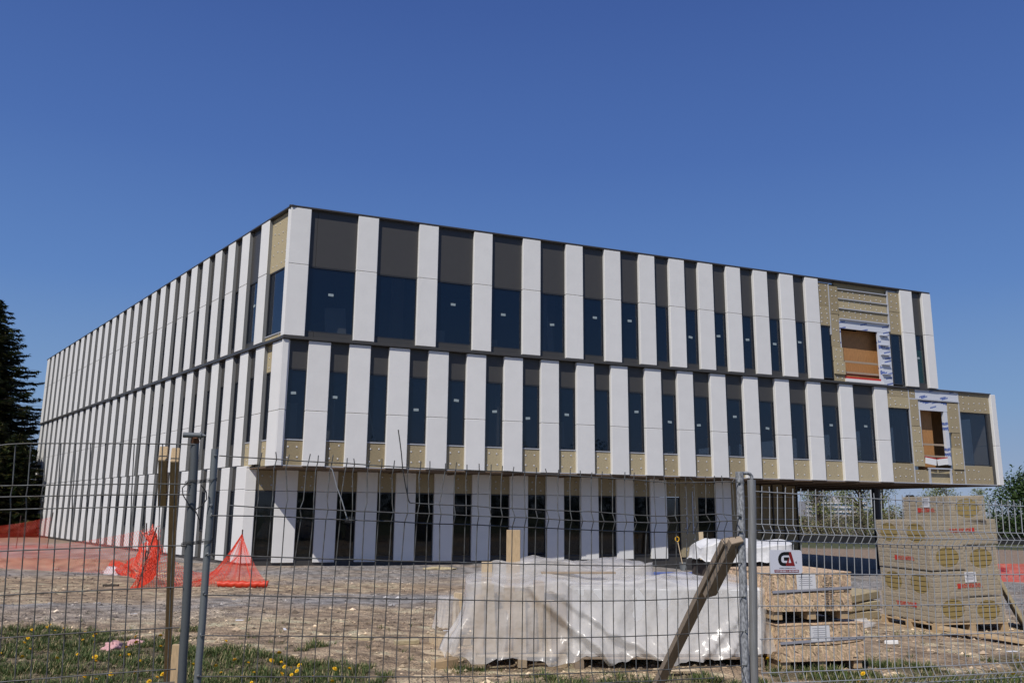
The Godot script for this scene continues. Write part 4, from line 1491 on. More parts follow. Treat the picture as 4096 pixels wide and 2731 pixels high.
func drape(nu: int, nv: int, centre: Vector3, half: Vector2, turn: float, high: float, flare: float, folds: float, bottom: float, seed_: float, lumps := 0.06, ridges := []) -> ArrayMesh:
	# a sheet laid over a load: the inner part lies on top, the outer part hangs down in folds
	var g := Shape.new()
	var b := Basis(Vector3.UP, turn)
	var fine_ := clampf(half.x / 1.7, 0.35, 1.0)      # smaller loads get broader folds
	g.grid(nu, nv, func(u: float, v: float) -> Vector3:
		var an := -u * TAU
		var c := Vector2(cos(an), sin(an))
		var q := pow(pow(absf(c.x), 7.0) + pow(absf(c.y), 7.0), -1.0 / 7.0)
		var edge := Vector2(c.x * q * half.x, c.y * q * half.y)
		var p: Vector2
		var y: float
		var seam := cos(an) * 2.1 + 5.0
		var seam2 := sin(an) * 2.1 + seed_
		if v < 0.42:
			var t := v / 0.42
			p = edge * t
			y = high + lumps * noise.get_noise_2d(p.x * 7.0 + seed_ * 9.0, p.y * 7.0) * 1.6 + lumps * 0.22 * noise.get_noise_2d(p.x * 18.0, p.y * 18.0 + seed_) - 0.03 * pow(t, 6.0)
		else:
			var t := (v - 0.42) / 0.58
			p = edge
			var top := high + lumps * noise.get_noise_2d(p.x * 7.0 + seed_ * 9.0, p.y * 7.0) * 1.6 + lumps * 0.22 * noise.get_noise_2d(p.x * 18.0, p.y * 18.0 + seed_) - 0.03
			var low := bottom + 0.2 * (high - bottom) * noise.get_noise_2d(seam * 14.0 * fine_, seam2 * 14.0 * fine_)
			y = lerpf(top, low, pow(t, 0.92))
			var fold := 1.0 - absf(noise.get_noise_2d((seam * 10.0 + t * 4.0) * fine_, seam2 * 10.0 * fine_)) * 4.0
			var fold2 := noise.get_noise_2d((seam * 24.0 - t * 9.0) * fine_, (seam2 * 24.0 + t * 5.0) * fine_)
			var fine := noise.get_noise_3d(p.x * 20.0, y * 16.0, p.y * 20.0)
			var push := flare * t * t + folds * (fold * 0.7 + fold2 * 0.9) * (0.25 + 0.9 * t) + 0.012 * fine + folds * 0.5 * sin(t * PI) * noise.get_noise_2d(p.x * 5.0 + t * 6.0, p.y * 5.0 + seed_)
			for r in ridges:      # long slanting folds of the front: x at the top, x at the hem, width, height
				if c.y > 0.3:
					var off: float = (p.x - lerpf(r[0], r[1], t)) / r[2]
					push += r[3] * exp(-off * off) * (0.35 + 0.65 * t)
			p += c * push
		return centre + b * Vector3(p.x, y, p.y))
	return g.mesh()


func build_materials_on_site() -> void:
	bale_stack()
	var turn := 0.2
	crate("lower flakeboard crate on the grass edge, strap across its bowed front board", Vector3(3.49, 0.0, -9.86), turn, 1.04, 1.1, 0.1, 0.495, 0.02, 0.045, -0.03)
	crate("upper flakeboard crate stacked on the lower one, stained dark in a vertical band", Vector3(3.40, 0.0, -9.85), turn, 0.98, 1.1, 0.63, 1.045, -0.02, 0.0, -0.07)

	# ---- the load under the plastic sheet
	var pl := pallet("weathered pallet half hidden under the large plastic sheet", on_ground(1.75, -10.35, 0.0), 0.05, 2.1, 1.1, M.timber_old)
	pl.position.y = 0.0
	var pk := put("wrapped_package", box_mesh(Vector3(2.15, 0.74, 1.1), 0.03), M.white_wrap, null, Transform3D(Basis(Vector3.UP, 0.05), Vector3(1.75, 0.505, -10.38)))
	tag(pk, "large white wrapped package inside the plastic sheet", "package")
	var pl2 := pallet("pale pallet under the left end of the large plastic sheet", Vector3(0.1, 0.0, -10.35), 0.1, 1.0, 1.0, M.timber_pale)
	pl2.position.y = 0.0
	var cr := thing("timber_stack", "stack of pale boards under the left end of the plastic sheet", "timber", Vector3(0.08, 0.13, -10.38), 0.1)
	for k in 9:
		var tall := 0.62 + 0.16 * sin(k * 2.3)
		put("board", box_mesh(Vector3(0.11 + 0.03 * (k % 3), tall, 0.2), 0.004), [M.timber_new, M.timber_pale, M.timber_old][k % 3], cr, Transform3D(Basis(Vector3.BACK, 0.05 * sin(k * 1.7)), Vector3(-0.46 + 0.115 * k, tall * 0.5, 0.28 - 0.05 * (k % 4))))
	put("core", box_mesh(Vector3(0.95, 0.62, 0.6), 0.01), M.timber_old, cr, Transform3D(Basis(), Vector3(0, 0.31, -0.18)))
	var film := put("plastic_sheet", drape(260, 80, Vector3(1.22, 0, -10.42), Vector2(1.74, 0.62), 0.05, 0.95, 0.14, 0.045, 0.13, 3.0, 0.06, [[-1.0, -0.1, 0.1, 0.2], [-0.85, 0.35, 0.09, 0.13], [-1.5, -1.75, 0.1, 0.16], [-1.25, -1.2, 0.07, 0.1], [1.6, 0.75, 0.07, 0.08], [1.65, 1.05, 0.06, 0.09], [1.7, 1.35, 0.06, 0.08], [-0.95, -0.7, 0.06, 0.12]]), M.plastic_film)
	tag(film, "large crumpled translucent plastic sheet draped over the load behind the fence", "plastic sheet")
	var film2 := put("plastic_sheet", drape(120, 50, Vector3(0.75, 0.02, -10.95), Vector2(1.0, 0.42), 0.05, 1.07, 0.05, 0.025, 0.72, 8.0, 0.09), M.plastic_film)
	tag(film2, "second layer of plastic sheet bunched up over the back of the load", "plastic sheet")
	var top := put("plank", box_mesh(Vector3(0.86, 0.022, 0.11), 0.003), M.timber_old, null, aimed(Vector3(0.36, 1.005, -10.06), Vector3(1.22, 1.01, -10.1)))
	tag(top, "thin weathered board lying on top of the plastic sheet", "board")
	var up := put("plank", box_mesh(Vector3(1.42, 0.17, 0.04), 0.004), M.timber_new, null, Transform3D(Basis(Vector3.UP, Vector3.LEFT, Vector3.BACK).rotated(Vector3.RIGHT, -0.04), Vector3(0.04, 0.76, -10.62)))
	tag(up, "upright pale board with a knot sticking out above the plastic sheet", "board")
	var up2 := put("plank", box_mesh(Vector3(0.95, 0.13, 0.04), 0.004), M.timber_pale, null, Transform3D(Basis(Vector3.UP, Vector3.LEFT, Vector3.BACK), Vector3(-0.28, 0.615, -10.6)))
	tag(up2, "short pale board end showing at the left shoulder of the plastic sheet", "board")

	# ---- the small pack to the left of it
	pallet("small broken pallet at the left of the plastic sheet", on_ground(-0.78, -11.65), 0.5, 0.42, 0.4, M.timber_pale)
	var pb := put("plank", box_mesh(Vector3(0.62, 0.12, 0.1), 0.005), M.timber_pale, null, Transform3D(Basis(Vector3.UP, Vector3.LEFT, Vector3.BACK).rotated(Vector3.BACK, -0.06), Vector3(-0.69, 0.33, -11.56)))
	tag(pb, "thick pale timber offcut standing at the left of the plastic sheet", "timber")
	var sm := put("plastic_sheet", drape(90, 40, Vector3(-0.79, 0.0, -11.62), Vector2(0.13, 0.16), 0.5, 0.60, 0.05, 0.02, 0.2, 5.0, 0.02), M.plastic_film)
	tag(sm, "small scrap of plastic sheet over the offcuts left of the big sheet", "plastic sheet")

	# ---- a covered load farther back, behind the painted post
	var cov := thing("covered_load", "white tarpaulin pulled over a dark load behind the painted fence post", "load", Vector3(3.55, 0, -13.4), 0.1)
	put("load", box_mesh(Vector3(1.3, 0.95, 0.8), 0.02), M.dark_wood, cov, Transform3D(Basis(), Vector3(0, 0.5, 0)))
	for k in 3:
		put("bearer", box_mesh(Vector3(0.1, 0.5, 0.1), 0.005), M.timber_new, cov, Transform3D(Basis(), Vector3(-0.5 + 0.5 * k, 0.55, 0.44)))
	put("tarpaulin", drape(140, 50, Vector3(0, 0, 0), Vector2(0.70, 0.46), 0.0, 1.25, 0.04, 0.02, 1.0, 12.0, 0.09), M.white_wrap, cov)

	# ---- loose mineral wool slabs between crates and bales
	for k in 3:
		var o := put("wool_slab_pile", box_mesh(Vector3(1.05, 0.13, 0.6), 0.015), [M.wool_slab, M.wool_board_pale, M.wool_board][k], null, Transform3D(Basis(Vector3.UP, 0.5 + 0.05 * k) * Basis(Vector3.BACK, 0.03 * k), Vector3(5.55 + 0.02 * k, 0.07 + 0.145 * k, -14.6)))
		tag(o, "loose yellow mineral wool slab lying %s behind the flakeboard crates" % ["lowest", "in the middle", "uppermost"][k], "insulation", "loose wool slabs")
	var lean := put("leaning_sheet", box_mesh(Vector3(0.05, 1.1, 0.9), 0.01), M.wool_board, null, Transform3D(Basis(Vector3.UP, -0.42) * Basis(Vector3.BACK, 0.42), Vector3(7.72, 0.48, -13.6)))
	tag(lean, "mineral wool sheet leaning on the right side of the bale stack", "insulation")
	var pk2 := put("plank", box_mesh(Vector3(1.25, 0.045, 0.2), 0.004), M.timber_new, null, aimed(on_ground(6.3, -12.75, 0.10), on_ground(7.1, -12.0, 0.03)))
	tag(pk2, "pale plank lying on the dirt in front of the bale stack", "board")


# ---------------------------------------------------------------- orange barrier netting
func netting(f: Callable, long: float, high: float, cell: float, width: float) -> ArrayMesh:
	# f(u, v) -> point on the sheet, u along, v up (0..1); strands run both ways on the slant
	var g := Shape.new()
	var nu := int(long / cell)
	var nv := maxi(2, int(high / cell))
	var cache := PackedVector3Array()
	for b in nv + 1:
		for a in nu + 1:
			cache.push_back(f.call(float(a) / nu, float(b) / nv))
	var w := nu + 1
	for b in nv:
		for a in nu:
			var ends := [[b * w + a, (b + 1) * w + a + 1], [b * w + a + 1, (b + 1) * w + a]]
			for e in ends:
				var p: Vector3 = cache[e[0]]
				var q: Vector3 = cache[e[1]]
				var d := q - p
				var across := d.cross(Vector3(0.2, 0.3, 1.0)).normalized() * width * 0.5
				if across.length_squared() < 1e-9:
					continue
				g.quad(p - across, p + across, q + across, q - across)
	return g.mesh()


func stake_at(label: String, at: Vector3, tip: Vector3) -> void:
	var g := Shape.new()
	g.tube([Vector3.ZERO - Vector3(0, 0.2, 0), tip - at], 0.016, 7)
	var o := put("net_stake", g.mesh(), M.stake, null, Transform3D(Basis(), at))
	tag(o, label, "stake", "rusty steel stakes of the orange netting")


func net_between(label: String, base0: Vector3, top0: Vector3, base1: Vector3, top1: Vector3, sag: float, gather: float, cell: float, width: float, seed_: float) -> void:
	var long := base0.distance_to(base1)
	var high := maxf(0.3, 0.5 * (top0.distance_to(base0) + top1.distance_to(base1)) - sag * 0.8)
	var sheet := func(u: float, v: float) -> Vector3:
		var lo := base0.lerp(base1, u)
		var hi := top0.lerp(top1, u)
		hi.y -= sag * 4.0 * u * (1.0 - u)
		hi.y = maxf(hi.y, lo.y + 0.05)
		var p := lo.lerp(hi, v)
		var n := (base1 - base0).cross(Vector3.UP).normalized()
		p += n * gather * (noise.get_noise_2d(u * long * 9.0 + seed_, v * 9.0) + 0.6 * sin(v * PI))
		return p
	var m := netting(sheet, long, high, cell, width)
	var o := put("barrier_net", m, M.net_orange)
	tag(o, label, "netting", "orange barrier netting")


func build_nets() -> void:
	# the far net by the left end of the building
	net_between("far sagging orange barrier net by the spruce tree", Vector3(-26.5, -0.1, -37.5), Vector3(-26.5, 1.0, -37.5), Vector3(-20.4, -0.1, -38.3), Vector3(-20.4, 1.25, -38.3), 0.35, 0.12, 0.09, 0.008, 1.0)
	stake_at("thin rusty stake of the far net, nearest the spruce tree", Vector3(-21.9, -0.1, -38.5), Vector3(-21.85, 1.3, -38.5))
	stake_at("thin rusty stake at the right end of the far net", Vector3(-20.45, -0.1, -38.35), Vector3(-20.35, 1.45, -38.35))
	# the long sagging net in front of the left face
	net_between("long orange barrier net sagging low over the dirt bank", Vector3(-17.5, 0.02, -25.6), Vector3(-17.7, 0.85, -25.9), Vector3(-9.0, -0.05, -22.6), Vector3(-9.2, 1.25, -22.7), 0.42, 0.06, 0.08, 0.006, 5.0)
	# the bright crumpled net between the two leaning stakes
	var s0 := on_ground(-8.3, -19.4)
	var s1 := on_ground(-6.47, -20.9)
	stake_at("rusty stake leaning left at the front of the crumpled orange net", s0, s0 + Vector3(0.22, 1.32, -0.35))
	stake_at("rusty stake behind the leaning one at the crumpled orange net", on_ground(-9.0, -21.6), on_ground(-9.1, -21.6) + Vector3(0, 1.42, 0))
	stake_at("upright rusty stake holding the peak of the red net near the corner", s1, s1 + Vector3(0.0, 1.28, 0))
	net_between("crumpled orange net hanging between the two left stakes", s0, s0 + Vector3(0.2, 1.25, -0.3), on_ground(-9.0, -21.6), on_ground(-9.0, -21.6) + Vector3(-0.05, 1.4, 0), 0.2, 0.3, 0.055, 0.0125, 9.0)
	net_between("orange net slumped low between the leaning stake and the red peak", s0 + Vector3(0.02, 0, 0), s0 + Vector3(0.2, 1.2, -0.3), s1 + Vector3(-0.3, 0, 0.5), s1 + Vector3(-0.02, 0.75, 0.0), 0.66, 0.16, 0.055, 0.007, 14.0)
	net_between("dense red orange net heaped on the ground left of the leaning stake", on_ground(-11.2, -24.6), on_ground(-11.2, -24.7, 0.35), on_ground(-8.7, -21.2), on_ground(-9.0, -21.5, 1.0), 0.3, 0.2, 0.06, 0.011, 17.0)
	# the peaked piece with its rolled hem
	var roll0 := on_ground(-6.62, -19.85, 0.07)
	var roll1 := on_ground(-5.52, -19.95, 0.07)
	var peak := s1 + Vector3(0.0, 1.17, 0)
	var peaked := func(u: float, v: float) -> Vector3:
		return roll0.lerp(roll1, u).lerp(peak, v) + Vector3(0.04 * sin(u * 13.0) * (1.0 - v), -0.12 * sin(v * PI), 0.1 * noise.get_noise_2d(u * 30.0, v * 4.0))
	var m := netting(peaked, 0.8, 1.3, 0.05, 0.0075)
	tag(put("barrier_net", m, M.net_orange), "red orange net pulled up to a peak at the corner of the building", "netting", "orange barrier netting")
	var stretched := func(u: float, v: float) -> Vector3:
		var lo := (s1 + Vector3(-1.5, 0.0, -0.4)).lerp(roll0, u)
		return lo.lerp(peak, v) + Vector3(0, -0.35 * sin(v * PI) * (1.0 - u), 0.06 * sin(u * 17.0))
	var left := netting(stretched, 0.9, 1.3, 0.06, 0.005)
	tag(put("barrier_net", left, M.net_orange), "thin orange net stretched down to the left of the red peak", "netting", "orange barrier netting")
	var roll := Shape.new()
	var p := []
	var r := []
	for k in 25:
		p.append(roll0.lerp(roll1, k / 24.0) + Vector3(0, 0.01 * sin(k * 1.7), 0))
		r.append(0.068 + 0.012 * sin(k * 2.9) + 0.006 * sin(k * 5.3))
	roll.tube(p, r, 12)
	tag(put("net_roll", roll.mesh(), M.net_orange), "bright red roll of netting lying at the foot of the peaked net", "netting roll")
	# a net lying along the bank far right, behind the bales
	net_between("orange net lying along the dirt far right behind the bales", on_ground(19.2, -34.5), on_ground(20.4, -38.0, 0.5), on_ground(24.5, -33.0), on_ground(27.0, -37.0, 0.6), 0.0, 0.25, 0.11, 0.007, 23.0)


# ---------------------------------------------------------------- trees and the far background
func leaf(g: Shape, at: Vector3, size: float, tone: Color) -> void:
	g.tint = tone
	var d := Vector3(rng.randfn(), rng.randfn() * 0.6, rng.randfn()).normalized()
	var e := d.cross(Vector3(rng.randfn(), rng.randfn() + 1.0, rng.randfn())).normalized()
	g.quad(at - d * size * 0.5, at + e * size * 0.28, at + d * size * 0.5, at - e * size * 0.28)


func broad_tree(called: String, label: String, at: Vector3, high: float, wide: float, start: float, leaves: int, size: float, tones: Array, clumps: int, group := "", trunks := 1) -> Node3D:
	var t := thing(called, label, "tree", at, 0.0, group)
	var tr := Shape.new()
	var cr := Shape.new()
	cr.colored = true
	var centres := []
	for s in trunks:
		var foot := Vector3(rng.randfn(0, 0.2), -0.3, rng.randfn(0, 0.2)) if trunks > 1 else Vector3(0, -0.3, 0)
		var tip := Vector3(rng.randfn(0, 0.06) * wide, high * rng.randf_range(0.86, 0.97), rng.randfn(0, 0.06) * wide)
		tr.tube([foot, foot.lerp(tip, 0.35) + Vector3(0.05, 0, 0.04), foot.lerp(tip, 0.7), tip], [0.022 * high, 0.016 * high, 0.009 * high, 0.003 * high], 7)
		for k in clumps / trunks:
			var f := pow(rng.randf(), 0.8)
			var y := lerpf(start, 1.0, f)
			var reach := wide * 0.5 * sin(PI * clampf(lerpf(0.18, 0.97, f), 0, 1)) * rng.randf_range(0.35, 1.05)
			var an := rng.randf() * TAU
			var root := foot.lerp(tip, clampf(y - 0.1, 0.05, 0.95))
			var c := Vector3(cos(an) * reach, high * y, sin(an) * reach)
			tr.tube([root, root.lerp(c, 0.5) + Vector3(0, 0.02 * high, 0), c], [0.006 * high, 0.004 * high, 0.0015 * high], 5)
			centres.append(c)
	for k in leaves:
		var c: Vector3 = centres[rng.randi() % centres.size()]
		var spread_ := wide * 0.105
		var p := c + Vector3(rng.randfn(0, spread_), rng.randfn(0, spread_ * 0.75), rng.randfn(0, spread_))
		if p.y < high * start * 0.7:
			continue
		var tone: Color = tones[rng.randi() % tones.size()]
		var v := rng.randf_range(0.75, 1.25)
		leaf(cr, p, size * rng.randf_range(0.7, 1.3), Color(tone.r * v, tone.g * v, tone.b * v))
	put("trunk", tr.mesh(), M.bark, t)
	put("crown", cr.mesh(), M.leaf_green, t)
	return t


func spruce(label: String, at: Vector3, high: float, wide: float, tones: Array) -> Node3D:
	var t := thing("spruce_tree", label, "tree", at, 0.0, "spruce trees")
	var tr := Shape.new()
	tr.tube([Vector3(0, -0.3, 0), Vector3(0, high * 0.6, 0), Vector3(0, high, 0)], [0.16, 0.09, 0.012], 8)
	var cr := Shape.new()
	cr.colored = true
	var y := 0.5
	while y < high - 0.1:
		var f := y / high
		var reach := wide * 0.5 * pow(1.0 - f, 0.72) + 0.12
		var n := int(8 + 7 * (1.0 - f))
		for k in n:
			var an := TAU * (k + rng.randf() * 0.8) / n
			var l := reach * rng.randf_range(0.72, 1.15)
			var d := Vector3(cos(an), 0, sin(an))
			var side := Vector3(-d.z, 0, d.x)
			var root := Vector3(0, y, 0)
			var drop := -0.22 * l
			tr.tube([root, root + d * l * 0.5 + Vector3(0, drop * 0.7, 0), root + d * l + Vector3(0, drop * 0.75, 0)], [0.03 * (1.1 - f), 0.018 * (1.1 - f), 0.006], 4)
			# sprays of needles on both sides of the branch, upturned at the tip
			var sprays := int(7 + l * 11)
			for j in sprays:
				var s := (j + 0.5) / sprays
				var c := root + d * l * s + Vector3(0, drop * sin(s * 2.2), 0)
				var hang := 0.34 * l * (1.05 - s) + 0.1
				for e in 2:
					var q := c + side * hang * (1 if e else -1) * rng.randf_range(0.5, 1.1) + d * hang * 0.55 + Vector3(0, rng.randfn(-0.04, 0.05), 0)
					var tone: Color = tones[rng.randi() % tones.size()]
					var v := rng.randf_range(0.6, 1.3)
					cr.tint = Color(tone.r * v, tone.g * v, tone.b * v)
					var dir := (q - c).normalized()
					var up := Vector3(rng.randfn(0, 0.4), 1, rng.randfn(0, 0.4)).cross(dir).normalized()
					for w in 4:
						var m := c.lerp(q, 0.15 + 0.26 * w)
						var tuft := m + dir * 0.17 + up * rng.randfn(0, 0.09) + Vector3(0, rng.randfn(0.01, 0.03), 0)
						cr.quad(m - up * 0.055 - dir * 0.06, m + Vector3(0, 0.03, 0), tuft, m + up * 0.055 - dir * 0.06)
		y += 0.26 + 0.12 * rng.randf()
	put("trunk", tr.mesh(), M.bark, t)
	put("crown", cr.mesh(), M.leaf_green, t)
	return t


func build_background() -> void:
	var dark := [Color(0.045, 0.07, 0.028), Color(0.06, 0.085, 0.032), Color(0.17, 0.16, 0.05), Color(0.032, 0.052, 0.024)]
	spruce("tall dark spruce at the left edge in front of the building's far end", Vector3(-35.6, -0.1, -56.5), 16.0, 13.4, dark)
	spruce("smaller spruce standing right of the tall spruce at the building's far end", Vector3(-30.9, -0.1, -53.2), 6.3, 6.6, dark)
	spruce("small pointed spruce far off between the column and the bales", Vector3(44.3, -0.9, -95.0), 5.0, 3.4, [Color(0.05, 0.05, 0.02), Color(0.07, 0.055, 0.03)])

	var fresh := [Color(0.19, 0.22, 0.055), Color(0.23, 0.24, 0.075), Color(0.15, 0.17, 0.045)]
	var deep := [Color(0.035, 0.07, 0.012), Color(0.05, 0.09, 0.016), Color(0.028, 0.05, 0.012)]
	var dull := [Color(0.19, 0.17, 0.10), Color(0.21, 0.16, 0.105), Color(0.16, 0.17, 0.075)]
	broad_tree("broadleaf_tree", "dense dark green tree at the right edge behind the bales", Vector3(48.5, -0.9, -80.0), 5.9, 7.4, 0.14, 12000, 0.26, deep, 60)
	var kinds := []
	kinds.append(broad_tree("poplar_tree", "thinly leaved young poplar just right of the ground floor's dark end", Vector3(31.5, -0.9, -88.0), 8.5, 3.9, 0.1, 4200, 0.17, fresh, 46, "spring poplars beyond the site", 2))
	broad_tree("poplar_tree", "fuller spring poplar left of the steel column", Vector3(37.3, -0.9, -92.0), 9.5, 4.6, 0.08, 7000, 0.18, fresh, 70, "spring poplars beyond the site", 3)
	broad_tree("poplar_tree", "spring poplar beside and behind the steel column", Vector3(40.0, -0.9, -93.0), 8.5, 3.8, 0.08, 4600, 0.18, fresh, 50, "spring poplars beyond the site", 2)
	broad_tree("poplar_tree", "pale poplar top rising above the left half of the bale stack", Vector3(50.3, -0.9, -100.0), 6.0, 5.0, 0.2, 3200, 0.18, fresh, 44, "spring poplars beyond the site", 2)
	broad_tree("poplar_tree", "slim poplar top rising above the right half of the bale stack", Vector3(54.6, -0.9, -100.0), 5.6, 2.8, 0.2, 1500, 0.18, fresh, 24, "spring poplars beyond the site", 1)
	broad_tree("poplar_tree", "bare brownish sapling between the far office and the fuller poplar", Vector3(35.2, -0.9, -98.0), 5.6, 3.6, 0.1, 3400, 0.16, dull, 40, "spring poplars beyond the site", 3)
	for k in 14:
		var x := 27.0 + 2.3 * k
		broad_tree("scrub_bush", "low brown green scrub bush, %s counting from the dark end of the ground floor" % ["first", "second", "third", "fourth", "fifth", "sixth", "seventh", "eighth", "ninth", "tenth", "eleventh", "twelfth", "thirteenth", "fourteenth"][k], Vector3(x, -0.9, -84.0 - 3.0 * rng.randf()), rng.randf_range(1.7, 3.0), rng.randf_range(2.8, 4.2), 0.06, 1300, 0.2, dull if k % 4 else fresh, 24, "scrub along the far edge of the site", 3).set_meta("category", "bush")

	# black silt fence on its stakes
	for q in [[Vector3(22.0, -0.87, -78.0), Vector3(40.0, -0.87, -79.0), "black silt fence below the scrub, seen under the overhang"], [Vector3(40.3, -0.87, -79.0), Vector3(70.0, -0.87, -72.0), "black silt fence at the right edge behind the bales"]]:
		var a: Vector3 = q[0]
		var b: Vector3 = q[1]
		var t := thing("silt_fence", q[2], "fence", a, 0.0, "black silt fences")
		var g := Shape.new()
		var d := b - a
		g.grid(60, 4, func(u: float, v: float) -> Vector3: return d * u + Vector3(0, v * (0.62 + 0.07 * noise.get_noise_1d(u * 90.0)), 0.08 * noise.get_noise_2d(u * 120.0, v * 3.0)))
		put("fabric", g.mesh(), M.silt_black, t)
		for k in 5:
			put("stake", box_mesh(Vector3(0.06, 1.0, 0.06)), M.timber_new, t, Transform3D(Basis(), d * ((k + 0.3) / 5.0) + Vector3(0, 0.2, -0.08)))

	# white lamp pole
	var pole := thing("lamp_pole", "slender pale lamp pole standing left of the steel column", "pole", Vector3(36.2, -0.9, -86.0))
	var pg := Shape.new()
	pg.tube([Vector3(0, -0.3, 0), Vector3(0, 9.0, 0)], [0.13, 0.09], 10)
	put("shaft", pg.mesh(), M.galvanised_pole, pole)
	var arm := Shape.new()
	arm.tube([Vector3(0, 8.95, 0), Vector3(-0.4, 9.15, 0), Vector3(-1.1, 9.2, 0)], [0.04, 0.035, 0.03], 8)
	put("arm", arm.mesh(), M.galvanised_pole, pole)
	put("lamp_head", box_mesh(Vector3(0.6, 0.1, 0.22), 0.03), M.galvanised_pole, pole, Transform3D(Basis(), Vector3(-1.3, 9.18, 0)))

	# far office block
	var o := thing("office_building", "distant pale office block with ribbon windows seen below the overhang", "building", Vector3(300.0, 0, -800.0))
	put("wall", box_mesh(Vector3(56, 14.0, 22)), M.far_concrete, o, Transform3D(Basis(), Vector3(0, 6.0, 0)))
	for k in 3:
		var y := 1.9 + 3.9 * k
		for j in 9:
			put("window", box_mesh(Vector3(5.6, 1.5, 0.4)), M.far_glass, o, Transform3D(Basis(), Vector3(-24.6 + 6.15 * j, y + 0.3, 11.1)))
		put("ledge", box_mesh(Vector3(56.4, 0.5, 0.9)), M.white_paint, o, Transform3D(Basis(), Vector3(0, y + 1.4, 11.3)))
	put("penthouse", box_mesh(Vector3(20, 4.2, 10)), M.far_concrete, o, Transform3D(Basis(), Vector3(9, 15.1, 0)))
	put("penthouse_roof", box_mesh(Vector3(9, 1.2, 6)), M.white_paint, o, Transform3D(Basis(), Vector3(11, 17.8, 0)))
	put("roof_unit", box_mesh(Vector3(10, 2.0, 6), 0.2), M.white_paint, o, Transform3D(Basis(), Vector3(-12, 14.0, 0)))

	# dark trees across the street behind the viewer: what the ground floor glass mirrors
	for k in 9:
		var c := broad_tree("street_tree", "leafy tree across the street, %s from the left, mirrored in the ground floor glass" % ["first", "second", "third", "fourth", "fifth", "sixth", "seventh", "eighth", "ninth"][k], Vector3(30.0 + 9.0 * k, 0, 36.0 - 3.2 * k + 4.0 * rng.randf()), rng.randf_range(7.0, 9.5), rng.randf_range(9.5, 12.0), 0.07, 3800, 0.6, deep, 40, "trees across the street")
		c.rotation.y = k * 0.7


# ---------------------------------------------------------------- grass, flowers, litter
func build_grass() -> void:
	var variants := []
	for q in 3:
		var g := Shape.new()
		g.colored = true
		for k in 9:
			var an := rng.randf() * TAU
			var d := Vector3(cos(an), 0, sin(an))
			var side := Vector3(-d.z, 0, d.x) * rng.randf_range(0.0025, 0.005)
			var root := d * rng.randf_range(0.0, 0.035)
			var h := rng.randf_range(0.035, 0.095)
			var tip := root + d * rng.randf_range(0.015, 0.07) + Vector3(0, h, 0)
			var mid := root.lerp(tip, 0.55) + Vector3(0, h * 0.13, 0)
			var v := rng.randf_range(0.7, 1.3)
			g.tint = Color(0.07 * v, 0.10 * v, 0.022 * v) if rng.randf() < 0.72 else Color(0.32 * v, 0.26 * v, 0.13 * v)
			g.quad(root - side, root + side, mid + side * 0.8, mid - side * 0.8)
			g.tri(mid - side * 0.8, mid + side * 0.8, tip)
		variants.append(g.mesh())
	var spots := [[], [], []]
	var tries := 0
	while tries < 56000:
		tries += 1
		var z := rng.randf_range(-13.6, -7.6)
		var x := -z * rng.randf_range(-0.70, 0.72)
		var cover := grass_cover(x, z)
		var patch := noise.get_noise_2d(x * 9.0 + 3.0, z * 9.0) * 2.2 + (0.62 if x < 0.0 else 0.32)
		if rng.randf() > cover * clampf(patch, 0.05, 1.0):
			# stray tufts on the bare dirt
			if rng.randf() > 0.004:
				continue
		var k := rng.randf_range(0.6, 1.25)
		spots[rng.randi() % 3].append(Transform3D(Basis(Vector3.UP, rng.randf() * TAU).scaled(Vector3(k, k * rng.randf_range(0.6, 1.1), k)), on_ground(x, z, -0.008)))
	var labels := ["short green grass along the foot of the fence", "short yellowish grass mixed into the turf", "ragged grass at the edge of the dirt"]
	for q in 3:
		var mm := MultiMesh.new()
		mm.transform_format = MultiMesh.TRANSFORM_3D
		mm.mesh = variants[q]
		mm.instance_count = spots[q].size()
		for k in spots[q].size():
			mm.set_instance_transform(k, spots[q][k])
		var o := MultiMeshInstance3D.new()
		o.name = numbered("grass")
		o.multimesh = mm
		o.material_override = M.grass_blade
		add_child(o)
		o.set_meta("kind", "stuff")
		tag(o, labels[q], "grass")
	# dandelions
	var head := Shape.new()
	for ring in 3:
		var n := 11 - ring * 3
		for k in n:
			var an := TAU * (k + 0.4 * ring) / n
			var d := Vector3(cos(an), 0, sin(an))
			var s := Vector3(-d.z, 0, d.x) * 0.005
			var r := 0.022 - 0.006 * ring
			var y := 0.003 + 0.006 * ring
			head.quad(Vector3(0, 0, 0) - s * 0.3, Vector3(0, 0, 0) + s * 0.3, d * r + s + Vector3(0, y, 0), d * r - s + Vector3(0, y, 0))
	var hm := head.mesh()
	var stalk := Shape.new()
	stalk.tube([Vector3(0, -0.02, 0), Vector3(0.004, 0.04, 0.002), Vector3(0, 0.088, 0)], 0.0022, 5)
	var sm := stalk.mesh()
	var made := 0
	tries = 0
	while made < 95 and tries < 8000:
		tries += 1
		var z := rng.randf_range(-12.8, -8.2)
		var x := -z * rng.randf_range(-0.62, 0.62)
		if x > -1.6 and x < 2.6 and rng.randf() < 0.75:
			continue
		if x > 2.6 and rng.randf() < 0.6:
			continue
		if grass_cover(x, z) < 0.5 or noise.get_noise_2d(x * 6.0 + 50.0, z * 6.0) < -0.05:
			continue
		var t := thing("dandelion", "yellow dandelion in the grass behind the fence", "flower", on_ground(x, z), rng.randf() * TAU, "dandelions in the grass")
		var k := rng.randf_range(0.75, 1.3)
		t.scale = Vector3(k, k, k)
		put("stem", sm, M.stem_green, t)
		put("flower_head", hm, M.dandelion_yellow, t, Transform3D(Basis.from_euler(Vector3(rng.randf_range(0.2, 0.9), 0, rng.randfn(0, 0.3))), Vector3(0, 0.088, 0)))
		made += 1


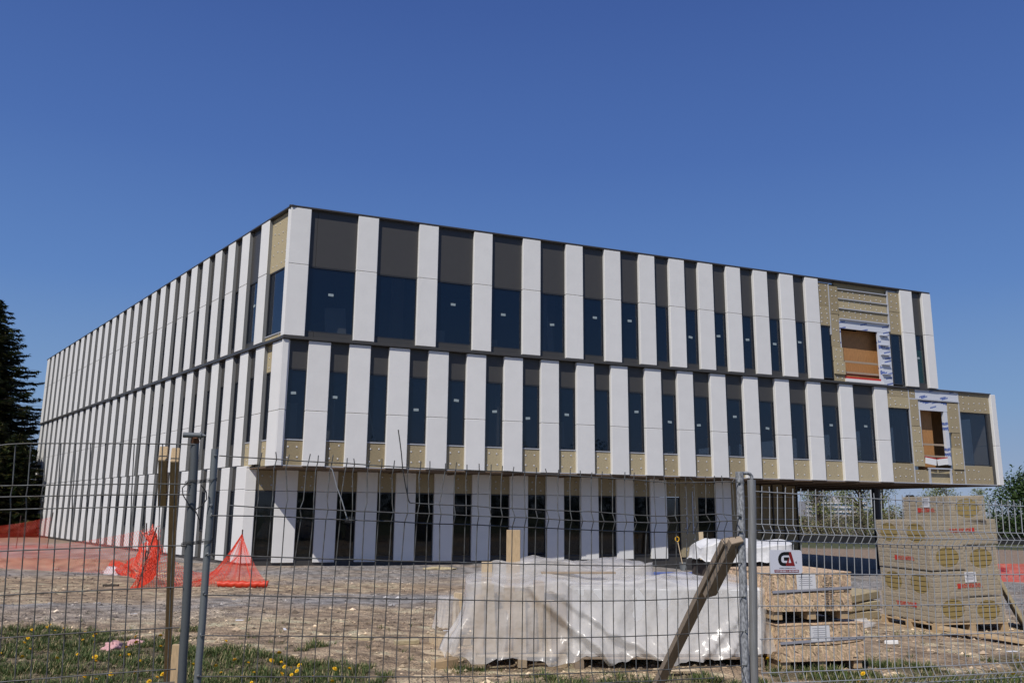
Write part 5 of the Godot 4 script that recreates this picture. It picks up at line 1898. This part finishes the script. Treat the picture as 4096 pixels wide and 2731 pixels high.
func scrap(called: String, label: String, category: String, at: Vector3, size: Vector3, m: Material, turn: float, tilt := 0.0) -> void:
	var g := Shape.new()
	g.box(Transform3D(), size, minf(size.y, 0.02) * 0.3)
	for k in g.v.size():
		var p := g.v[k]
		g.v[k] = p + Vector3(0, 0.12 * size.y * sin(p.x * 17.0) + 0.25 * size.y * noise.get_noise_2d(p.x * 30.0, p.z * 30.0 + at.x), 0)
	var o := put(called, g.mesh(), m, null, Transform3D(Basis(Vector3.UP, turn) * Basis(Vector3.BACK, tilt), at + Vector3(0, size.y * 0.4, 0)))
	tag(o, label, category)


func crumple(called: String, label: String, category: String, at: Vector3, size: Vector3, m: Material, seed_: float) -> void:
	var g := Shape.new()
	g.grid(22, 14, func(u: float, v: float) -> Vector3:
		var an := u * TAU
		var el := (v - 0.5) * PI
		var k := 1.0 + 0.8 * noise.get_noise_3d(cos(an) * 9.0 + seed_, sin(an) * 9.0, el * 5.0) + 0.4 * noise.get_noise_3d(cos(an) * 30.0, sin(an) * 30.0 + seed_, el * 18.0)
		return Vector3(-cos(an) * cos(el) * size.x * k, maxf(sin(el) * size.y * k, -size.y * 0.3), sin(an) * cos(el) * size.z * k))
	var o := put(called, g.mesh(), m, null, Transform3D(Basis(), at + Vector3(0, size.y * 0.3, 0)))
	tag(o, label, category)


func build_litter() -> void:
	crumple("insulation_scrap", "torn piece of pink insulation lying in the grass at the lower left", "insulation", on_ground(-4.85, -10.85), Vector3(0.10, 0.07, 0.08), M.pink_wool, 3.0)
	crumple("insulation_scrap", "smaller reddish wad of pink insulation just right of the torn piece", "insulation", on_ground(-4.72, -11.2), Vector3(0.1, 0.05, 0.07), M.pink_wool, 8.0)
	scrap("wool_scrap", "yellow strip of mineral wool lying on the dirt, left of two", "insulation", on_ground(-1.95, -11.75), Vector3(0.34, 0.05, 0.09), M.wool_board_pale, -0.6)
	scrap("wool_scrap", "yellow strip of mineral wool lying on the dirt, right of two", "insulation", on_ground(-1.33, -11.5), Vector3(0.32, 0.055, 0.11), M.wool_board_pale, 0.3)
	scrap("cardboard_sheet", "flat torn sheet of pale cardboard at the foot of the plastic sheet", "cardboard", on_ground(-0.85, -10.95), Vector3(0.5, 0.012, 0.3), M.timber_pale, -0.35)
	scrap("timber_offcut", "short squared timber offcut at the foot of the plastic sheet", "timber", on_ground(-0.72, -9.95), Vector3(0.3, 0.1, 0.1), M.timber_new, 0.55)
	scrap("timber_offcut", "thin pale lath lying on the dirt below the timber offcut", "timber", on_ground(-0.85, -9.35), Vector3(0.3, 0.015, 0.04), M.timber_pale, -0.1)
	scrap("timber_offcut", "flat pale board end under the right side of the plastic sheet", "timber", on_ground(1.75, -9.42, 0.05), Vector3(0.44, 0.02, 0.1), M.timber_pale, 0.05)
	scrap("white_tube_scrap", "short white tube lying on the dirt before the bale pallet", "tube", on_ground(5.08, -11.77), Vector3(0.17, 0.05, 0.05), M.white_paint, -0.4)
	crumple("plastic_scrap", "crumpled clear plastic between the crates and the bale pallet", "plastic", on_ground(5.3, -13.6), Vector3(0.3, 0.07, 0.2), M.plastic_film, 5.0)
	crumple("white_debris", "white crumpled paper on the dirt left of the leaning stake", "paper", on_ground(-10.75, -23.6), Vector3(0.28, 0.14, 0.16), M.paper_white, 11.0)
	scrap("timber_offcut", "two pale boards thrown down beside the white paper by the net", "timber", on_ground(-10.0, -24.2), Vector3(1.5, 0.06, 0.22), M.timber_pale, -0.15)
	scrap("timber_offcut", "dark stick lying on the dirt left of the nets", "timber", on_ground(-9.2, -20.2), Vector3(0.35, 0.05, 0.07), M.dark_wood, 0.1)
	scrap("blue_lumber_wrap", "flat bundle wrapped in blue film on the gravel near the building", "bundle", on_ground(5.1, -26.5), Vector3(2.0, 0.09, 0.35), M.blue_wrap, 0.3)
	crumple("wool_scrap", "ragged yellow wool scraps on the gravel below the ground floor windows", "insulation", on_ground(-2.2, -27.3), Vector3(0.45, 0.06, 0.12), M.wool_board_pale, 15.0)
	# shovel and plank leaning on the bare insulation strip of the ground floor
	var foot := Vector3(6.2, ground_height(6.2, -31.3), -31.3)
	var t := thing("shovel", "shovel with a yellow grip leaning on the bare insulation strip", "shovel", foot)
	var sh := Shape.new()
	sh.tube([Vector3(0, 0.25, 0), Vector3(-0.12, 1.0, -0.1)], 0.017, 8)
	put("shaft", sh.mesh(), M.timber_pale, t)
	var grip := Shape.new()
	var loop := []
	for k in 13:
		var an := -PI / 2 + TAU * k / 12.0
		loop.append(Vector3(-0.14 + 0.07 * cos(an), 1.1 + 0.085 * sin(an), -0.11))
	grip.tube(loop, 0.017, 8, false)
	put("grip", grip.mesh(), M.yellow_plastic, t)
	var blade := Shape.new()
	blade.grid(8, 8, func(u: float, v: float) -> Vector3: return Vector3((u - 0.5) * 0.24 * (1.0 - 0.5 * pow(1.0 - v, 3.0)), v * 0.3, 0.05 * pow((u - 0.5) * 2.0, 2.0)))
	put("blade", blade.mesh(), M.post_grey, t)
	var pk := put("plank", box_mesh(Vector3(1.15, 0.16, 0.035), 0.003), M.timber_pale, null, Transform3D(Basis(Vector3.UP, Vector3.LEFT, Vector3.BACK).rotated(Vector3.RIGHT, -0.12), Vector3(6.85, 0.45, -31.0)))
	tag(pk, "pale plank standing against the ground floor glass right of the shovel", "board")
	# loose small rubbish, each piece where it lies
	var bits := [[-3.2, -12.6], [-2.5, -10.4], [-4.1, -13.4], [-1.9, -13.2], [-6.2, -14.5], [-3.0, -15.5], [-0.9, -12.9], [5.6, -11.0], [6.4, -11.3], [4.8, -11.2], [-7.5, -16.0], [-5.4, -17.2], [-2.2, -16.4], [0.5, -15.0], [7.1, -10.8], [-4.7, -12.2]]
	for k in bits.size():
		var q: Array = bits[k]
		scrap("wood_chip" if k % 2 else "paper_scrap", "small %s lying on the bare dirt" % ("splinter of pale wood" if k % 2 else "scrap of white paper"), "litter", on_ground(q[0], q[1]), Vector3(rng.randf_range(0.05, 0.16), 0.012, rng.randf_range(0.03, 0.07)), M.timber_pale if k % 2 else M.paper_white, rng.randf() * TAU)
		get_child(get_child_count() - 1).set_meta("group", "splinters on the dirt" if k % 2 else "paper scraps on the dirt")
